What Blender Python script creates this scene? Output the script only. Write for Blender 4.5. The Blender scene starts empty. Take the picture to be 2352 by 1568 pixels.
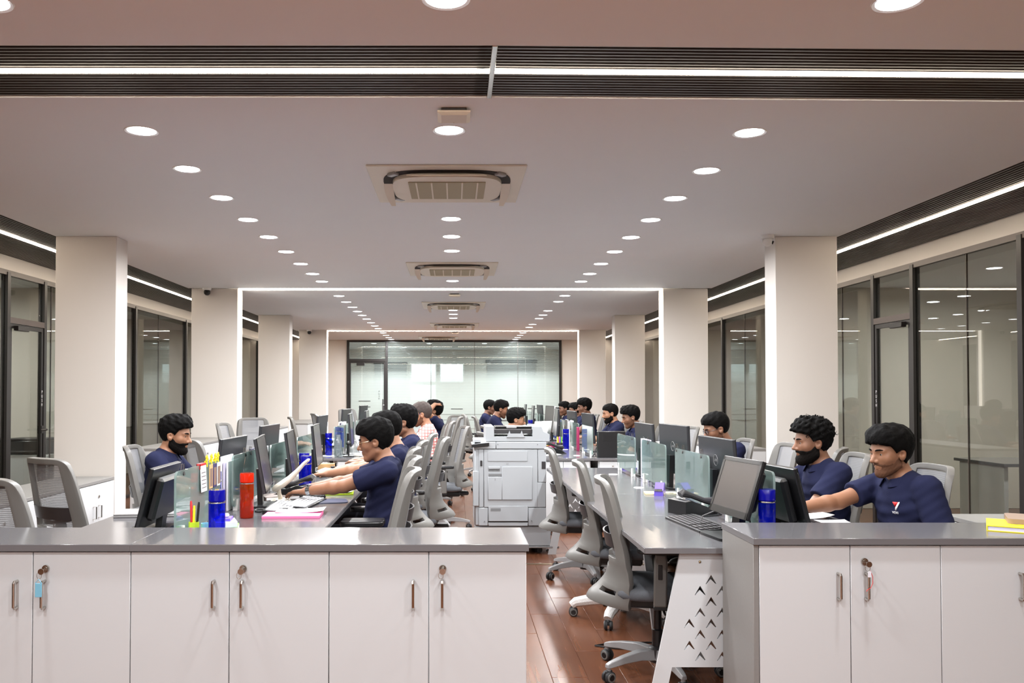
import bpy, bmesh, math, random
import numpy as np
from mathutils import Vector, Matrix, Euler
from mathutils.geometry import delaunay_2d_cdt

# ------------------------------------------------------------------ camera, world, exposure
F = 1950.0                 # focal length in pixels of the 2352 px wide frame
CH = 1.41                  # camera height
PITCH = math.radians(1.2)
PPX, PPY = 1045.0, 861.0   # principal point (lens shift)
scn = bpy.context.scene
col = scn.collection
cam_d = bpy.data.cameras.new('camera')
cam = bpy.data.objects.new('camera', cam_d)
col.objects.link(cam)
cam_d.sensor_fit = 'HORIZONTAL'
cam_d.sensor_width = 36.0
cam_d.lens = 36.0 * F / 2352.0
cam_d.shift_x = (1176.0 - PPX) / 2352.0
cam_d.shift_y = (PPY - 784.0) / 2352.0
cam_d.clip_start = 0.05
cam_d.clip_end = 100
cam.location = (0, 0, CH)
cam.rotation_euler = (math.pi / 2 + PITCH, 0, 0)
scn.camera = cam
wd = bpy.data.worlds.new('world')
scn.world = wd
wd.use_nodes = True
wd.node_tree.nodes['Background'].inputs[0].default_value = (0.9, 0.95, 1.0, 1)
wd.node_tree.nodes['Background'].inputs[1].default_value = 1.0
vs = scn.view_settings
vs.view_transform = 'Standard'
vs.look = 'None'
vs.exposure = 0.48
vs.gamma = 1.0
vs.use_curve_mapping = False
W_DOWN = 19.5      # watts of one ceiling downlight
E_LED = 31.0       # emission of the LED strips
scn.cycles.max_bounces = 10
scn.cycles.diffuse_bounces = 4
scn.cycles.glossy_bounces = 4
scn.cycles.transmission_bounces = 6
scn.cycles.transparent_max_bounces = 24
scn.cycles.sample_clamp_indirect = 6.0
scn.cycles.caustics_reflective = False
scn.cycles.caustics_refractive = False

random.seed(7)
rnd = random.Random(11)
PI = math.pi


def ray(px, py):
    u = (PPY - py) / F
    c, s = math.cos(PITCH), math.sin(PITCH)
    return Vector(((px - PPX) / F, c - s * u, s + c * u))


def at(px, py, Y):
    """point of the room at depth Y that shows at a pixel of the 2352x1568 frame"""
    d = ray(px, py)
    return Vector((0, 0, CH)) + d * (Y / d.y)


def onz(px, py, z):
    d = ray(px, py)
    return Vector((0, 0, CH)) + d * ((z - CH) / d.z)


def onx(px, py, X):
    d = ray(px, py)
    return Vector((0, 0, CH)) + d * (X / d.x)


# ------------------------------------------------------------------ materials
MATS = {}


def srgb(r, g, b):
    def f(c):
        c /= 255.0
        return c / 12.92 if c <= 0.04045 else ((c + 0.055) / 1.055) ** 2.4
    return (f(r), f(g), f(b), 1.0)


def mat(name, rgb, rough=0.5, metal=0.0, spec=0.5, emit=0.0, emit_rgb=None, noise=None, bump=None, trans=0.0, coat=0.0, ior=None):
    m = bpy.data.materials.new(name)
    m.use_nodes = True
    nt = m.node_tree
    b = nt.nodes['Principled BSDF']
    c = srgb(*rgb)
    b.inputs['Base Color'].default_value = c
    b.inputs['Roughness'].default_value = rough
    b.inputs['Metallic'].default_value = metal
    b.inputs['Specular IOR Level'].default_value = spec
    b.inputs['Transmission Weight'].default_value = trans
    b.inputs['Coat Weight'].default_value = coat
    if ior:
        b.inputs['IOR'].default_value = ior
    if emit:
        b.inputs['Emission Color'].default_value = srgb(*(emit_rgb or rgb))
        b.inputs['Emission Strength'].default_value = emit
    if noise:
        sc, amt = noise[0], noise[1]
        tc = nt.nodes.new('ShaderNodeTexCoord')
        n = nt.nodes.new('ShaderNodeTexNoise')
        n.inputs['Scale'].default_value = sc
        n.inputs['Detail'].default_value = 4
        nt.links.new(tc.outputs['Object'], n.inputs['Vector'])
        mx = nt.nodes.new('ShaderNodeMix')
        mx.data_type = 'RGBA'
        mx.inputs[6].default_value = tuple(max(0, v * (1 - amt)) for v in c[:3]) + (1,)
        mx.inputs[7].default_value = tuple(min(1, v * (1 + amt)) for v in c[:3]) + (1,)
        nt.links.new(n.outputs['Fac'], mx.inputs[0])
        nt.links.new(mx.outputs[2], b.inputs['Base Color'])
    if bump:
        sc, st = bump
        tc = nt.nodes.new('ShaderNodeTexCoord')
        n = nt.nodes.new('ShaderNodeTexNoise')
        n.inputs['Scale'].default_value = sc
        n.inputs['Detail'].default_value = 3
        nt.links.new(tc.outputs['Object'], n.inputs['Vector'])
        bp = nt.nodes.new('ShaderNodeBump')
        bp.inputs['Strength'].default_value = st
        bp.inputs['Distance'].default_value = 0.004
        nt.links.new(n.outputs['Fac'], bp.inputs['Height'])
        nt.links.new(bp.outputs['Normal'], b.inputs['Normal'])
    MATS[name] = m
    return m


def emitter(name, rgb, strength):
    m = bpy.data.materials.new(name)
    m.use_nodes = True
    nt = m.node_tree
    nt.nodes.clear()
    e = nt.nodes.new('ShaderNodeEmission')
    e.inputs[0].default_value = srgb(*rgb)
    e.inputs[1].default_value = strength
    o = nt.nodes.new('ShaderNodeOutputMaterial')
    nt.links.new(e.outputs[0], o.inputs[0])
    MATS[name] = m
    return m


def glass(name, tint, refl=1.0, haze=0.0, haze_rgb=(220, 230, 228), rough=0.0, haze_fn=None, ior=1.45):
    """clear sheet glass: straight-through light with a tint, mirror reflection by fresnel, optional frosting"""
    m = bpy.data.materials.new(name)
    m.use_nodes = True
    nt = m.node_tree
    nt.nodes.clear()
    tr = nt.nodes.new('ShaderNodeBsdfTransparent')
    tr.inputs[0].default_value = srgb(*tint)
    base = tr
    if haze or haze_fn:
        df = nt.nodes.new('ShaderNodeBsdfDiffuse')
        df.inputs[0].default_value = srgb(*haze_rgb)
        tl = nt.nodes.new('ShaderNodeBsdfTranslucent')
        tl.inputs[0].default_value = srgb(*haze_rgb)
        hm = nt.nodes.new('ShaderNodeMixShader')
        hm.inputs[0].default_value = 0.4
        nt.links.new(df.outputs[0], hm.inputs[1])
        nt.links.new(tl.outputs[0], hm.inputs[2])
        m2 = nt.nodes.new('ShaderNodeMixShader')
        m2.inputs[0].default_value = haze
        nt.links.new(tr.outputs[0], m2.inputs[1])
        nt.links.new(hm.outputs[0], m2.inputs[2])
        if haze_fn:
            nt.links.new(haze_fn(nt), m2.inputs[0])
        base = m2
    lw = nt.nodes.new('ShaderNodeLayerWeight')
    lw.inputs[0].default_value = .5
    pw = nt.nodes.new('ShaderNodeMath')
    pw.operation = 'POWER'
    pw.inputs[1].default_value = 5.0
    nt.links.new(lw.outputs['Facing'], pw.inputs[0])
    f0 = ((ior - 1) / (ior + 1)) ** 2
    mu = nt.nodes.new('ShaderNodeMath')
    mu.operation = 'MULTIPLY_ADD'
    mu.inputs[1].default_value = (1 - f0) * refl
    mu.inputs[2].default_value = f0 * refl
    mu.use_clamp = True
    nt.links.new(pw.outputs[0], mu.inputs[0])
    gl = nt.nodes.new('ShaderNodeBsdfGlossy')
    gl.inputs['Roughness'].default_value = rough
    mx = nt.nodes.new('ShaderNodeMixShader')
    nt.links.new(mu.outputs[0], mx.inputs[0])
    nt.links.new(base.outputs[0], mx.inputs[1])
    nt.links.new(gl.outputs[0], mx.inputs[2])
    o = nt.nodes.new('ShaderNodeOutputMaterial')
    nt.links.new(mx.outputs[0], o.inputs[0])
    MATS[name] = m
    return m


# ------------------------------------------------------------------ mesh builder
class MB:
    def __init__(s):
        s.v = []
        s.f = []
        s.T = None

    def add(s, vs_, fs):
        o = len(s.v)
        if s.T is not None:
            vs_ = [tuple(s.T @ Vector(p)) for p in vs_]
        s.v += [tuple(p) for p in vs_]
        s.f += [tuple(i + o for i in f) for f in fs]
        return s

    def box(s, x0, x1, y0, y1, z0, z1, c=0.0):
        x0, x1 = min(x0, x1), max(x0, x1)
        y0, y1 = min(y0, y1), max(y0, y1)
        z0, z1 = min(z0, z1), max(z0, z1)
        if c <= 0:
            vs_ = [(x, y, z) for x in (x0, x1) for y in (y0, y1) for z in (z0, z1)]
            return s.add(vs_, [(0, 1, 3, 2), (4, 6, 7, 5), (0, 4, 5, 1), (2, 3, 7, 6), (0, 2, 6, 4), (1, 5, 7, 3)])
        c = min(c, (x1 - x0) * .49, (y1 - y0) * .49, (z1 - z0) * .49)
        ctr = ((x0 + x1) / 2, (y0 + y1) / 2, (z0 + z1) / 2)
        hs = ((x1 - x0) / 2, (y1 - y0) / 2, (z1 - z0) / 2)
        vs_, idx = [], {}
        for sx in (-1, 1):
            for sy in (-1, 1):
                for sz in (-1, 1):
                    sg = (sx, sy, sz)
                    for a in range(3):
                        p = [ctr[k] + sg[k] * (hs[k] - (0 if k == a else c)) for k in range(3)]
                        idx[(sg, a)] = len(vs_)
                        vs_.append(tuple(p))
        fs = []
        for a in range(3):
            b, d = (a + 1) % 3, (a + 2) % 3
            for sa in (-1, 1):
                q = []
                for sb, sd in ((-1, -1), (1, -1), (1, 1), (-1, 1)):
                    g = [0, 0, 0]
                    g[a], g[b], g[d] = sa, sb, sd
                    q.append(idx[(tuple(g), a)])
                fs.append(tuple(q if sa > 0 else q[::-1]))
        for a in range(3):          # edges along axis a
            b, d = (a + 1) % 3, (a + 2) % 3
            for sb in (-1, 1):
                for sd in (-1, 1):
                    g0, g1 = [0, 0, 0], [0, 0, 0]
                    g0[a], g0[b], g0[d] = -1, sb, sd
                    g1[a], g1[b], g1[d] = 1, sb, sd
                    g0, g1 = tuple(g0), tuple(g1)
                    q = [idx[(g0, b)], idx[(g1, b)], idx[(g1, d)], idx[(g0, d)]]
                    fs.append(tuple(q if sb * sd < 0 else q[::-1]))
        for sx in (-1, 1):
            for sy in (-1, 1):
                for sz in (-1, 1):
                    g = (sx, sy, sz)
                    q = [idx[(g, 0)], idx[(g, 1)], idx[(g, 2)]]
                    fs.append(tuple(q if sx * sy * sz > 0 else q[::-1]))
        return s.add(vs_, fs)

    def tube(s, pts, r, n=8, closed=False, caps=True, flat=None):
        pts = [Vector(p) for p in pts]
        m = len(pts)
        rs = r if isinstance(r, (list, tuple)) else [r] * m
        vs_, fs = [], []
        up = None
        for i, p in enumerate(pts):
            if closed:
                t = pts[(i + 1) % m] - pts[i - 1]
            else:
                t = pts[min(i + 1, m - 1)] - pts[max(i - 1, 0)]
            if t.length < 1e-9:
                t = Vector((0, 0, 1))
            t.normalize()
            if up is None:
                up = Vector((0, 0, 1)) if abs(t.z) < .9 else Vector((0, 1, 0))
            a = t.cross(up)
            if a.length < 1e-6:
                a = t.cross(Vector((1, 0, 0)))
            a.normalize()
            b = a.cross(t).normalized()
            up = b
            ka, kb = (1, 1) if flat is None else flat
            for j in range(n):
                th = 2 * PI * j / n
                vs_.append(tuple(p + a * (math.cos(th) * rs[i] * ka) + b * (math.sin(th) * rs[i] * kb)))
        for i in range(m if closed else m - 1):
            i2 = (i + 1) % m
            for j in range(n):
                j2 = (j + 1) % n
                fs.append((i * n + j, i * n + j2, i2 * n + j2, i2 * n + j))
        if caps and not closed:
            fs.append(tuple(range(n - 1, -1, -1)))
            fs.append(tuple((m - 1) * n + j for j in range(n)))
        # consistent outward orientation is handled at build time
        return s.add(vs_, fs)

    def cyl(s, p0, p1, r0, r1=None, n=16):
        return s.tube([p0, p1], [r0, r0 if r1 is None else r1], n)

    def lathe(s, prof, n=20, ctr=(0, 0, 0)):
        vs_, fs = [], []
        for (r, z) in prof:
            for j in range(n):
                th = 2 * PI * j / n
                vs_.append((ctr[0] + r * math.cos(th), ctr[1] + r * math.sin(th), ctr[2] + z))
        for i in range(len(prof) - 1):
            for j in range(n):
                j2 = (j + 1) % n
                fs.append((i * n + j, i * n + j2, (i + 1) * n + j2, (i + 1) * n + j))
        if prof[0][0] > 1e-5:
            fs.append(tuple(range(n - 1, -1, -1)))
        if prof[-1][0] > 1e-5:
            fs.append(tuple((len(prof) - 1) * n + j for j in range(n)))
        return s.add(vs_, fs)

    def prism(s, poly, axis, a0, a1):
        """extrude a 2-D outline along an axis: 'x' -> (y,z), 'y' -> (x,z), 'z' -> (x,y)"""
        def p3(p, a):
            return {'x': (a, p[0], p[1]), 'y': (p[0], a, p[1]), 'z': (p[0], p[1], a)}[axis]
        n = len(poly)
        vs_ = [p3(p, a0) for p in poly] + [p3(p, a1) for p in poly]
        fs = [tuple(range(n)), tuple(range(2 * n - 1, n - 1, -1))]
        for i in range(n):
            j = (i + 1) % n
            fs.append((i, j, n + j, n + i))
        return s.add(vs_, fs)

    def ball(s, c, r, n=10, m=7):
        r = r if isinstance(r, (tuple, list)) else (r, r, r)
        vs_, fs = [], []
        for i in range(m + 1):
            ph = PI * i / m
            for j in range(n):
                th = 2 * PI * j / n
                vs_.append((c[0] + r[0] * math.sin(ph) * math.cos(th), c[1] + r[1] * math.sin(ph) * math.sin(th), c[2] + r[2] * math.cos(ph)))
        for i in range(m):
            for j in range(n):
                j2 = (j + 1) % n
                fs.append((i * n + j, (i + 1) * n + j, (i + 1) * n + j2, i * n + j2))
        return s.add(vs_, fs)

    def mesh(s, name, m, smooth=35, fix=True):
        me = bpy.data.meshes.new(name)
        me.from_pydata(s.v, [], s.f)
        if fix:
            bm = bmesh.new()
            bm.from_mesh(me)
            bmesh.ops.remove_doubles(bm, verts=bm.verts, dist=1e-6)
            bmesh.ops.recalc_face_normals(bm, faces=bm.faces)
            bm.to_mesh(me)
            bm.free()
        if m is not None:
            me.materials.append(MATS[m] if isinstance(m, str) else m)
        if smooth:
            me.polygons.foreach_set('use_smooth', [True] * len(me.polygons))
            me.set_sharp_from_angle(angle=math.radians(smooth))
        me.update()
        return me


def obj(name, me, parent=None, loc=(0, 0, 0), rot=(0, 0, 0)):
    o = bpy.data.objects.new(name, me)
    o.location = loc
    o.rotation_euler = rot
    if parent is not None:
        o.parent = parent
    col.objects.link(o)
    return o


def tag(o, label, cat, group=None, kind=None):
    o['label'] = label
    o['category'] = cat
    if group:
        o['group'] = group
    if kind:
        o['kind'] = kind
    return o


def thing(name, label, cat, loc=(0, 0, 0), rotz=0.0, group=None):
    o = obj(name, None, None, loc, (0, 0, rotz))
    return tag(o, label, cat, group)


def struct(name, me, label=None, parent=None, loc=(0, 0, 0), rot=(0, 0, 0)):
    o = obj(name, me, parent, loc, rot)
    if parent is None:
        o['kind'] = 'structure'
        if label:
            o['label'] = label
    return o


def place(proto, name, label, cat, loc, rotz=0.0, group=None, dz=0.0, skip=()):
    """proto: list of (part, mesh, index of parent part or None, loc, rot, moves with the lift)"""
    root = thing(name, label, cat, loc, rotz, group)
    made = []
    for p in proto:
        part, me, par, l, r = p[:5]
        if part in skip:
            made.append(None)
            continue
        lift = dz if (len(p) > 5 and p[5] and par is None) else 0.0
        made.append(obj(part, me, root if par is None else made[par], (l[0], l[1], l[2] + lift), r))
    return root


def with_mods(me, mods):
    """bake modifiers into a new mesh"""
    t = bpy.data.objects.new('tmp', me)
    col.objects.link(t)
    for typ, kw in mods:
        md = t.modifiers.new(typ, typ)
        for k, v in kw.items():
            setattr(md, k, v)
    dg = bpy.context.evaluated_depsgraph_get()
    dg.update()
    out = bpy.data.meshes.new_from_object(t.evaluated_get(dg))
    bpy.data.objects.remove(t)
    return out


def text_mesh(s, size, m, extrude=0.0006, align='CENTER'):
    cu = bpy.data.curves.new('txt', 'FONT')
    cu.body = s
    cu.size = size
    cu.extrude = extrude
    cu.align_x = align
    cu.align_y = 'CENTER'
    cu.resolution_u = 3
    t = bpy.data.objects.new('tmp', cu)
    col.objects.link(t)
    dg = bpy.context.evaluated_depsgraph_get()
    dg.update()
    me = bpy.data.meshes.new_from_object(t.evaluated_get(dg))
    bpy.data.objects.remove(t)
    me.materials.clear()
    me.materials.append(MATS[m])
    return me


def bx(x0, x1, y0, y1, z0, z1, m, c=0.0, name='part'):
    return MB().box(x0, x1, y0, y1, z0, z1, c).mesh(name, m, smooth=0 if c <= 0 else 40, fix=False)


def rounded(w, h, r, n=5, cx=0.0, cy=0.0):
    pts = []
    for (sx, sy, a0) in ((1, 1, 0), (-1, 1, 90), (-1, -1, 180), (1, -1, 270)):
        for i in range(n + 1):
            a = math.radians(a0 + 90 * i / n)
            pts.append((cx + sx * (w / 2 - r) + r * math.cos(a), cy + sy * (h / 2 - r) + r * math.sin(a)))
    return pts

# ------------------------------------------------------------------ material list
mat('ceiling_paint', (243, 249, 253), .9, noise=(3, .015))
mat('wall_paint', (222, 217, 211), .8)
mat('pillar_paint', (218, 212, 206), .7)
mat('dim_wall', (206, 201, 192), .9)
mat('slat_dark', (62, 55, 52), .35, spec=.5)
mat('void_dark', (26, 23, 22), .8)
mat('frame_black', (30, 27, 27), .4)
mat('frame_brown', (84, 74, 70), .4)
mat('white_laminate', (198, 200, 202), .32, spec=.4)
mat('grey_laminate', (90, 89, 92), .15, spec=.45, noise=(60, .03))
mat('grey_edge', (104, 102, 104), .4)
mat('grey_panel', (128, 126, 124), .45, noise=(90, .06))
mat('edge_white', (215, 215, 215), .4)
mat('chrome', (200, 196, 190), .16, metal=1)
mat('brass', (168, 150, 120), .3, metal=1)
mat('gap_dark', (40, 36, 34), .8)
mat('plastic_grey', (106, 104, 101), .42)
mat('plastic_silver', (150, 149, 150), .3, spec=.6)
mat('plastic_black', (22, 22, 24), .35)
mat('plastic_dark', (48, 46, 48), .4)
mat('rubber', (35, 35, 37), .6)
mat('fabric_grey', (86, 88, 93), .95, noise=(180, .18), bump=(300, .4))
mat('white_plastic', (232, 232, 230), .35)
mat('cream_plastic', (226, 218, 202), .4)
mat('copier_white', (166, 170, 174), .38)
mat('copier_line', (120, 122, 124), .6)
mat('screen_off', (70, 66, 66), .22, spec=.6)
mat('monitor_black', (24, 24, 26), .3)
mat('monitor_back', (46, 47, 51), .38)
mat('paper', (240, 240, 242), .8)
mat('paper_lilac', (205, 203, 226), .8)
mat('pink_card', (245, 120, 170), .6)
mat('magenta', (150, 30, 80), .6)
mat('manila', (222, 176, 120), .7)
mat('manila_pale', (228, 214, 170), .7)
mat('brown_leather', (92, 74, 66), .5)
mat('taupe_leather', (140, 118, 104), .55)
mat('yellow', (244, 222, 30), .5)
mat('green_bright', (110, 190, 60), .5)
mat('lime', (190, 220, 40), .5)
mat('red', (206, 44, 46), .45)
mat('purple', (104, 84, 196), .35)
mat('violet_dark', (70, 66, 110), .5)
mat('folder_navy', (58, 60, 84), .5)
mat('cardboard', (176, 138, 92), .8)
mat('mousepad', (54, 56, 84), .7)
mat('key_grey', (205, 206, 210), .4)
mat('bubble', (225, 222, 220), .15, spec=.8, bump=(160, 1.0))
mat('blue_tag', (120, 180, 205), .4)
mat('white_letter', (230, 230, 232), .5)
mat('clear_plastic', (225, 225, 235), .1, spec=.8)
emitter('lamp_white', (246, 250, 255), 14.0)
emitter('led_warm', (255, 238, 216), E_LED)
emitter('led_edge', (255, 244, 230), 5.0)
emitter('day_window', (236, 246, 250), 1.8)


def floor_material():
    m = bpy.data.materials.new('floor_wood')
    m.use_nodes = True
    nt = m.node_tree
    b = nt.nodes['Principled BSDF']
    tc = nt.nodes.new('ShaderNodeTexCoord')
    gm = nt.nodes.new('ShaderNodeNewGeometry')
    mp = nt.nodes.new('ShaderNodeMapping')
    mp.inputs['Scale'].default_value = (14, 0.7, 9)
    nt.links.new(gm.outputs['Position'], mp.inputs['Vector'])
    n = nt.nodes.new('ShaderNodeTexNoise')
    n.inputs['Scale'].default_value = 2.2
    n.inputs['Detail'].default_value = 6
    n.inputs['Distortion'].default_value = .15
    nt.links.new(mp.outputs[0], n.inputs['Vector'])
    oi = nt.nodes.new('ShaderNodeObjectInfo')
    r = nt.nodes.new('ShaderNodeValToRGB')
    r.color_ramp.elements[0].position = .25
    r.color_ramp.elements[0].color = srgb(92, 54, 36)
    r.color_ramp.elements[1].position = .8
    r.color_ramp.elements[1].color = srgb(118, 74, 50)
    nt.links.new(n.outputs['Fac'], r.inputs[0])
    hs = nt.nodes.new('ShaderNodeHueSaturation')
    ma = nt.nodes.new('ShaderNodeMath')
    ma.operation = 'MULTIPLY_ADD'
    ma.inputs[1].default_value = .16
    ma.inputs[2].default_value = .92
    nt.links.new(oi.outputs['Random'], ma.inputs[0])
    nt.links.new(ma.outputs[0], hs.inputs['Value'])
    nt.links.new(r.outputs[0], hs.inputs['Color'])
    nt.links.new(hs.outputs[0], b.inputs['Base Color'])
    b.inputs['Roughness'].default_value = .27
    b.inputs['Specular IOR Level'].default_value = .5
    MATS['floor_wood'] = m


floor_material()


def frost_fn(nt):
    """film on the meeting-room glass: clear at the top, frosted bands below, with fine clear lines"""
    g = nt.nodes.new('ShaderNodeNewGeometry')
    sp = nt.nodes.new('ShaderNodeSeparateXYZ')
    nt.links.new(g.outputs['Position'], sp.inputs[0])
    r = nt.nodes.new('ShaderNodeValToRGB')
    e = r.color_ramp.elements
    e[0].position, e[0].color = 0.0, (.25, .25, .25, 1)
    e[1].position, e[1].color = 1.0, (.03, .03, .03, 1)
    for p, v in ((.10, .5), (.45, .62), (.62, .5), (.70, .22), (.72, .08)):
        k = e.new(p)
        k.color = (v, v, v, 1)
    dv = nt.nodes.new('ShaderNodeMath')
    dv.operation = 'DIVIDE'
    dv.inputs[1].default_value = 2.75
    nt.links.new(sp.outputs[2], dv.inputs[0])
    nt.links.new(dv.outputs[0], r.inputs[0])
    w = nt.nodes.new('ShaderNodeMath')
    w.operation = 'SINE'
    ml = nt.nodes.new('ShaderNodeMath')
    ml.operation = 'MULTIPLY'
    ml.inputs[1].default_value = 160.0
    nt.links.new(sp.outputs[2], ml.inputs[0])
    nt.links.new(ml.outputs[0], w.inputs[0])
    m2 = nt.nodes.new('ShaderNodeMath')
    m2.operation = 'MULTIPLY_ADD'
    m2.inputs[1].default_value = .06
    m2.inputs[2].default_value = 0.0
    nt.links.new(w.outputs[0], m2.inputs[0])
    ad = nt.nodes.new('ShaderNodeMath')
    ad.operation = 'ADD'
    ad.use_clamp = True
    nt.links.new(r.outputs[0], ad.inputs[0])
    nt.links.new(m2.outputs[0], ad.inputs[1])
    return ad.outputs[0]


glass('glass_wall', (216, 217, 212), refl=1.0, ior=1.5)
glass('glass_back', (232, 240, 238), refl=1.0, haze_rgb=(232, 243, 241), haze_fn=frost_fn)
glass('glass_desk', (178, 200, 196), refl=1.0, haze=.34, haze_rgb=(205, 222, 218))
glass('glass_edge', (150, 190, 150), refl=.8, haze=.6, haze_rgb=(190, 214, 160))
glass('bottle_blue', (64, 90, 240), refl=1.2, haze=.12, haze_rgb=(20, 50, 225))
glass('bottle_blue_cap', (30, 30, 190), refl=1.2, haze=.6, haze_rgb=(26, 26, 180))
glass('bottle_orange', (236, 130, 50), refl=1.2, haze=.2, haze_rgb=(225, 90, 20))
glass('bottle_red_cap', (235, 60, 20), refl=1.2, haze=.6, haze_rgb=(235, 60, 20))
glass('clear_acrylic', (225, 228, 230), refl=1.0, haze=.12)
glass('lens_glass', (235, 235, 240), refl=1.0)

# ------------------------------------------------------------------ shell
ZC = 2.75                                    # ceiling height
BY = 21.6                                    # far glass wall
XL, XR = -4.40, 4.25                         # glass walls of the side rooms
PIL_L = [(-3.416, -2.896, 7.24), (-3.384, -2.79, 10.88), (-3.388, -2.846, 14.6), (-3.33, -2.74, 18.1)]
PIL_R = [(2.74, 3.27, 7.24), (2.674, 3.247, 10.88), (2.75, 3.27, 14.6), (2.65, 3.22, 18.1)]

fl = struct('floor', bx(-8.2, 8.2, -5.2, 27.2, -.2, -.004, 'floor_wood'), 'glossy reddish brown wood plank floor')
plank = bx(-.0895, .0895, -.5985, .5985, -.004, 0, 'floor_wood', .0015, 'plank')
npl = 0
for ix in range(15):
    x = -.87 + ix * .18
    off = (ix * .43) % 1.2
    for iy in range(16):
        y = 2.6 + off + iy * 1.2
        if y < 21.0:
            obj('plank', plank, fl, (x, y, 0))
            npl += 1
for k, yy in enumerate((7.02, 14.4)):
    struct('trim_%d' % (k + 1), bx(-2.8, 2.8, yy - .02, yy + .02, -.002, .003, 'brass', .001), 'thin brass threshold strip set across the wood floor')

# ceiling panels; the front trough bends slightly at its divider
TR_A, TR_B = 3.25, 3.83
BEND = .022


def ceil_poly(name, front, back, label, x0=-3.42, x1=3.29):
    poly = front + back[::-1]
    me = MB().prism(poly, 'z', ZC, ZC + .2).mesh(name, 'ceiling_paint', smooth=0)
    return struct(name, me, label)


XD = .155
bend = lambda y: [(-3.42, y), (XD, y), (3.29, y + BEND * (3.29 - XD))]
line = lambda y: [(-3.42, y), (3.29, y)]
ceil_poly('ceiling', line(-5), bend(TR_A), 'white plaster ceiling in front of the dark slatted trough')
ceil_poly('ceiling', bend(TR_B), line(10.86), 'white plaster ceiling over the first desk rows')
ceil_poly('ceiling', line(11.10), line(18.32), 'white plaster ceiling beyond the first light frame')
ceil_poly('ceiling', line(18.52), line(BY + .05), 'white plaster ceiling strip before the far glass')
struct('ceiling', bx(-8.2, 8.2, -5.2, 27.2, ZC + .2, ZC + .3, 'void_dark'), 'dark void above the ceiling panels')

slat_id = 0
for (x0, x1, rot, name) in ((-3.42, XD - .012, 0.0, 'left'), (XD + .012, 3.29, math.atan(BEND), 'right')):
    t = obj('trim_%d' % (3 if rot == 0 else 4), None, None, (XD, 0, ZC), (0, 0, rot))
    t['kind'] = 'structure'
    t['label'] = 'dark slatted ceiling trough with a light line, %s half' % name
    L0, L1 = x0 - XD, x1 - XD
    obj('backing', bx(L0, L1, TR_A, TR_B, .05, .06, 'void_dark'), t)
    me = bx(L0, L1, -.008, .008, .006, .05, 'slat_dark')
    y = TR_A + .012
    while y < TR_B - .005:
        if not (3.485 < y < 3.565):
            obj('slat', me, t, (0, y, 0))
        y += .0305
    obj('light_channel', bx(L0, L1, 3.505, 3.545, .010, .05, 'slat_dark'), t)
    ls = thing('led_strip', 'long warm light strip in the front ceiling trough, %s of the divider' % name, 'light', (XD, 0, ZC), rot, 'ceiling light strips')
    obj('diffuser', bx(L0, L1, 3.513, 3.537, .0, .014, 'led_warm'), ls)
struct('trim_5', bx(XD - .011, XD + .011, TR_A, TR_B, ZC - .004, ZC + .05, 'chrome', .002), 'shiny metal divider between the two halves of the front trough')

# side troughs
side_slat_pitch = .034
for sd, xa, xb, xled in (('right', 3.29, XR, 3.67), ('left', XL, -3.42, -3.80)):
    t = obj('trim_%d' % (6 if sd == 'right' else 7), None)
    t['kind'] = 'structure'
    t['label'] = 'dark slatted ceiling band above the %s glass partitions' % sd
    obj('backing', bx(xa, xb, -5, BY, ZC + .05, ZC + .06, 'void_dark'), t)
    mb = MB()
    x = xa + .012
    while x < xb - .01:
        if abs(x - xled) > .035:
            mb.box(x - .009, x + .009, -5, BY, ZC + .006, ZC + .05)
        x += side_slat_pitch
    o = obj('slats', mb.mesh('slats', 'slat_dark', smooth=0), t)
    o['kind'] = 'stuff'
    for k, (ya, yb) in enumerate(((-5, 4.95), (4.97, 9.4), (9.42, 13.4), (13.42, 17.4), (17.42, BY))):
        nm = ('behind the camera end', 'beside the first pillar', 'beside the second pillar', 'beside the third pillar', 'by the far glass')[k]
        ls = thing('led_strip', 'warm light strip in the %s ceiling slats, %s' % (sd, nm), 'light', (xled, 0, ZC), 0, 'ceiling light strips')
        obj('diffuser', bx(-.014, .014, ya, yb, .0, .014, 'led_warm'), ls)
    # bulkhead above the glass
    s0, s1 = (XR, XR + .15) if sd == 'right' else (XL - .15, XL)
    struct('wall_%s' % sd, bx(s0, s1, -5, BY, 2.62, ZC + .1, 'wall_paint'), 'white bulkhead band above the %s glass partitions' % sd)

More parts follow.
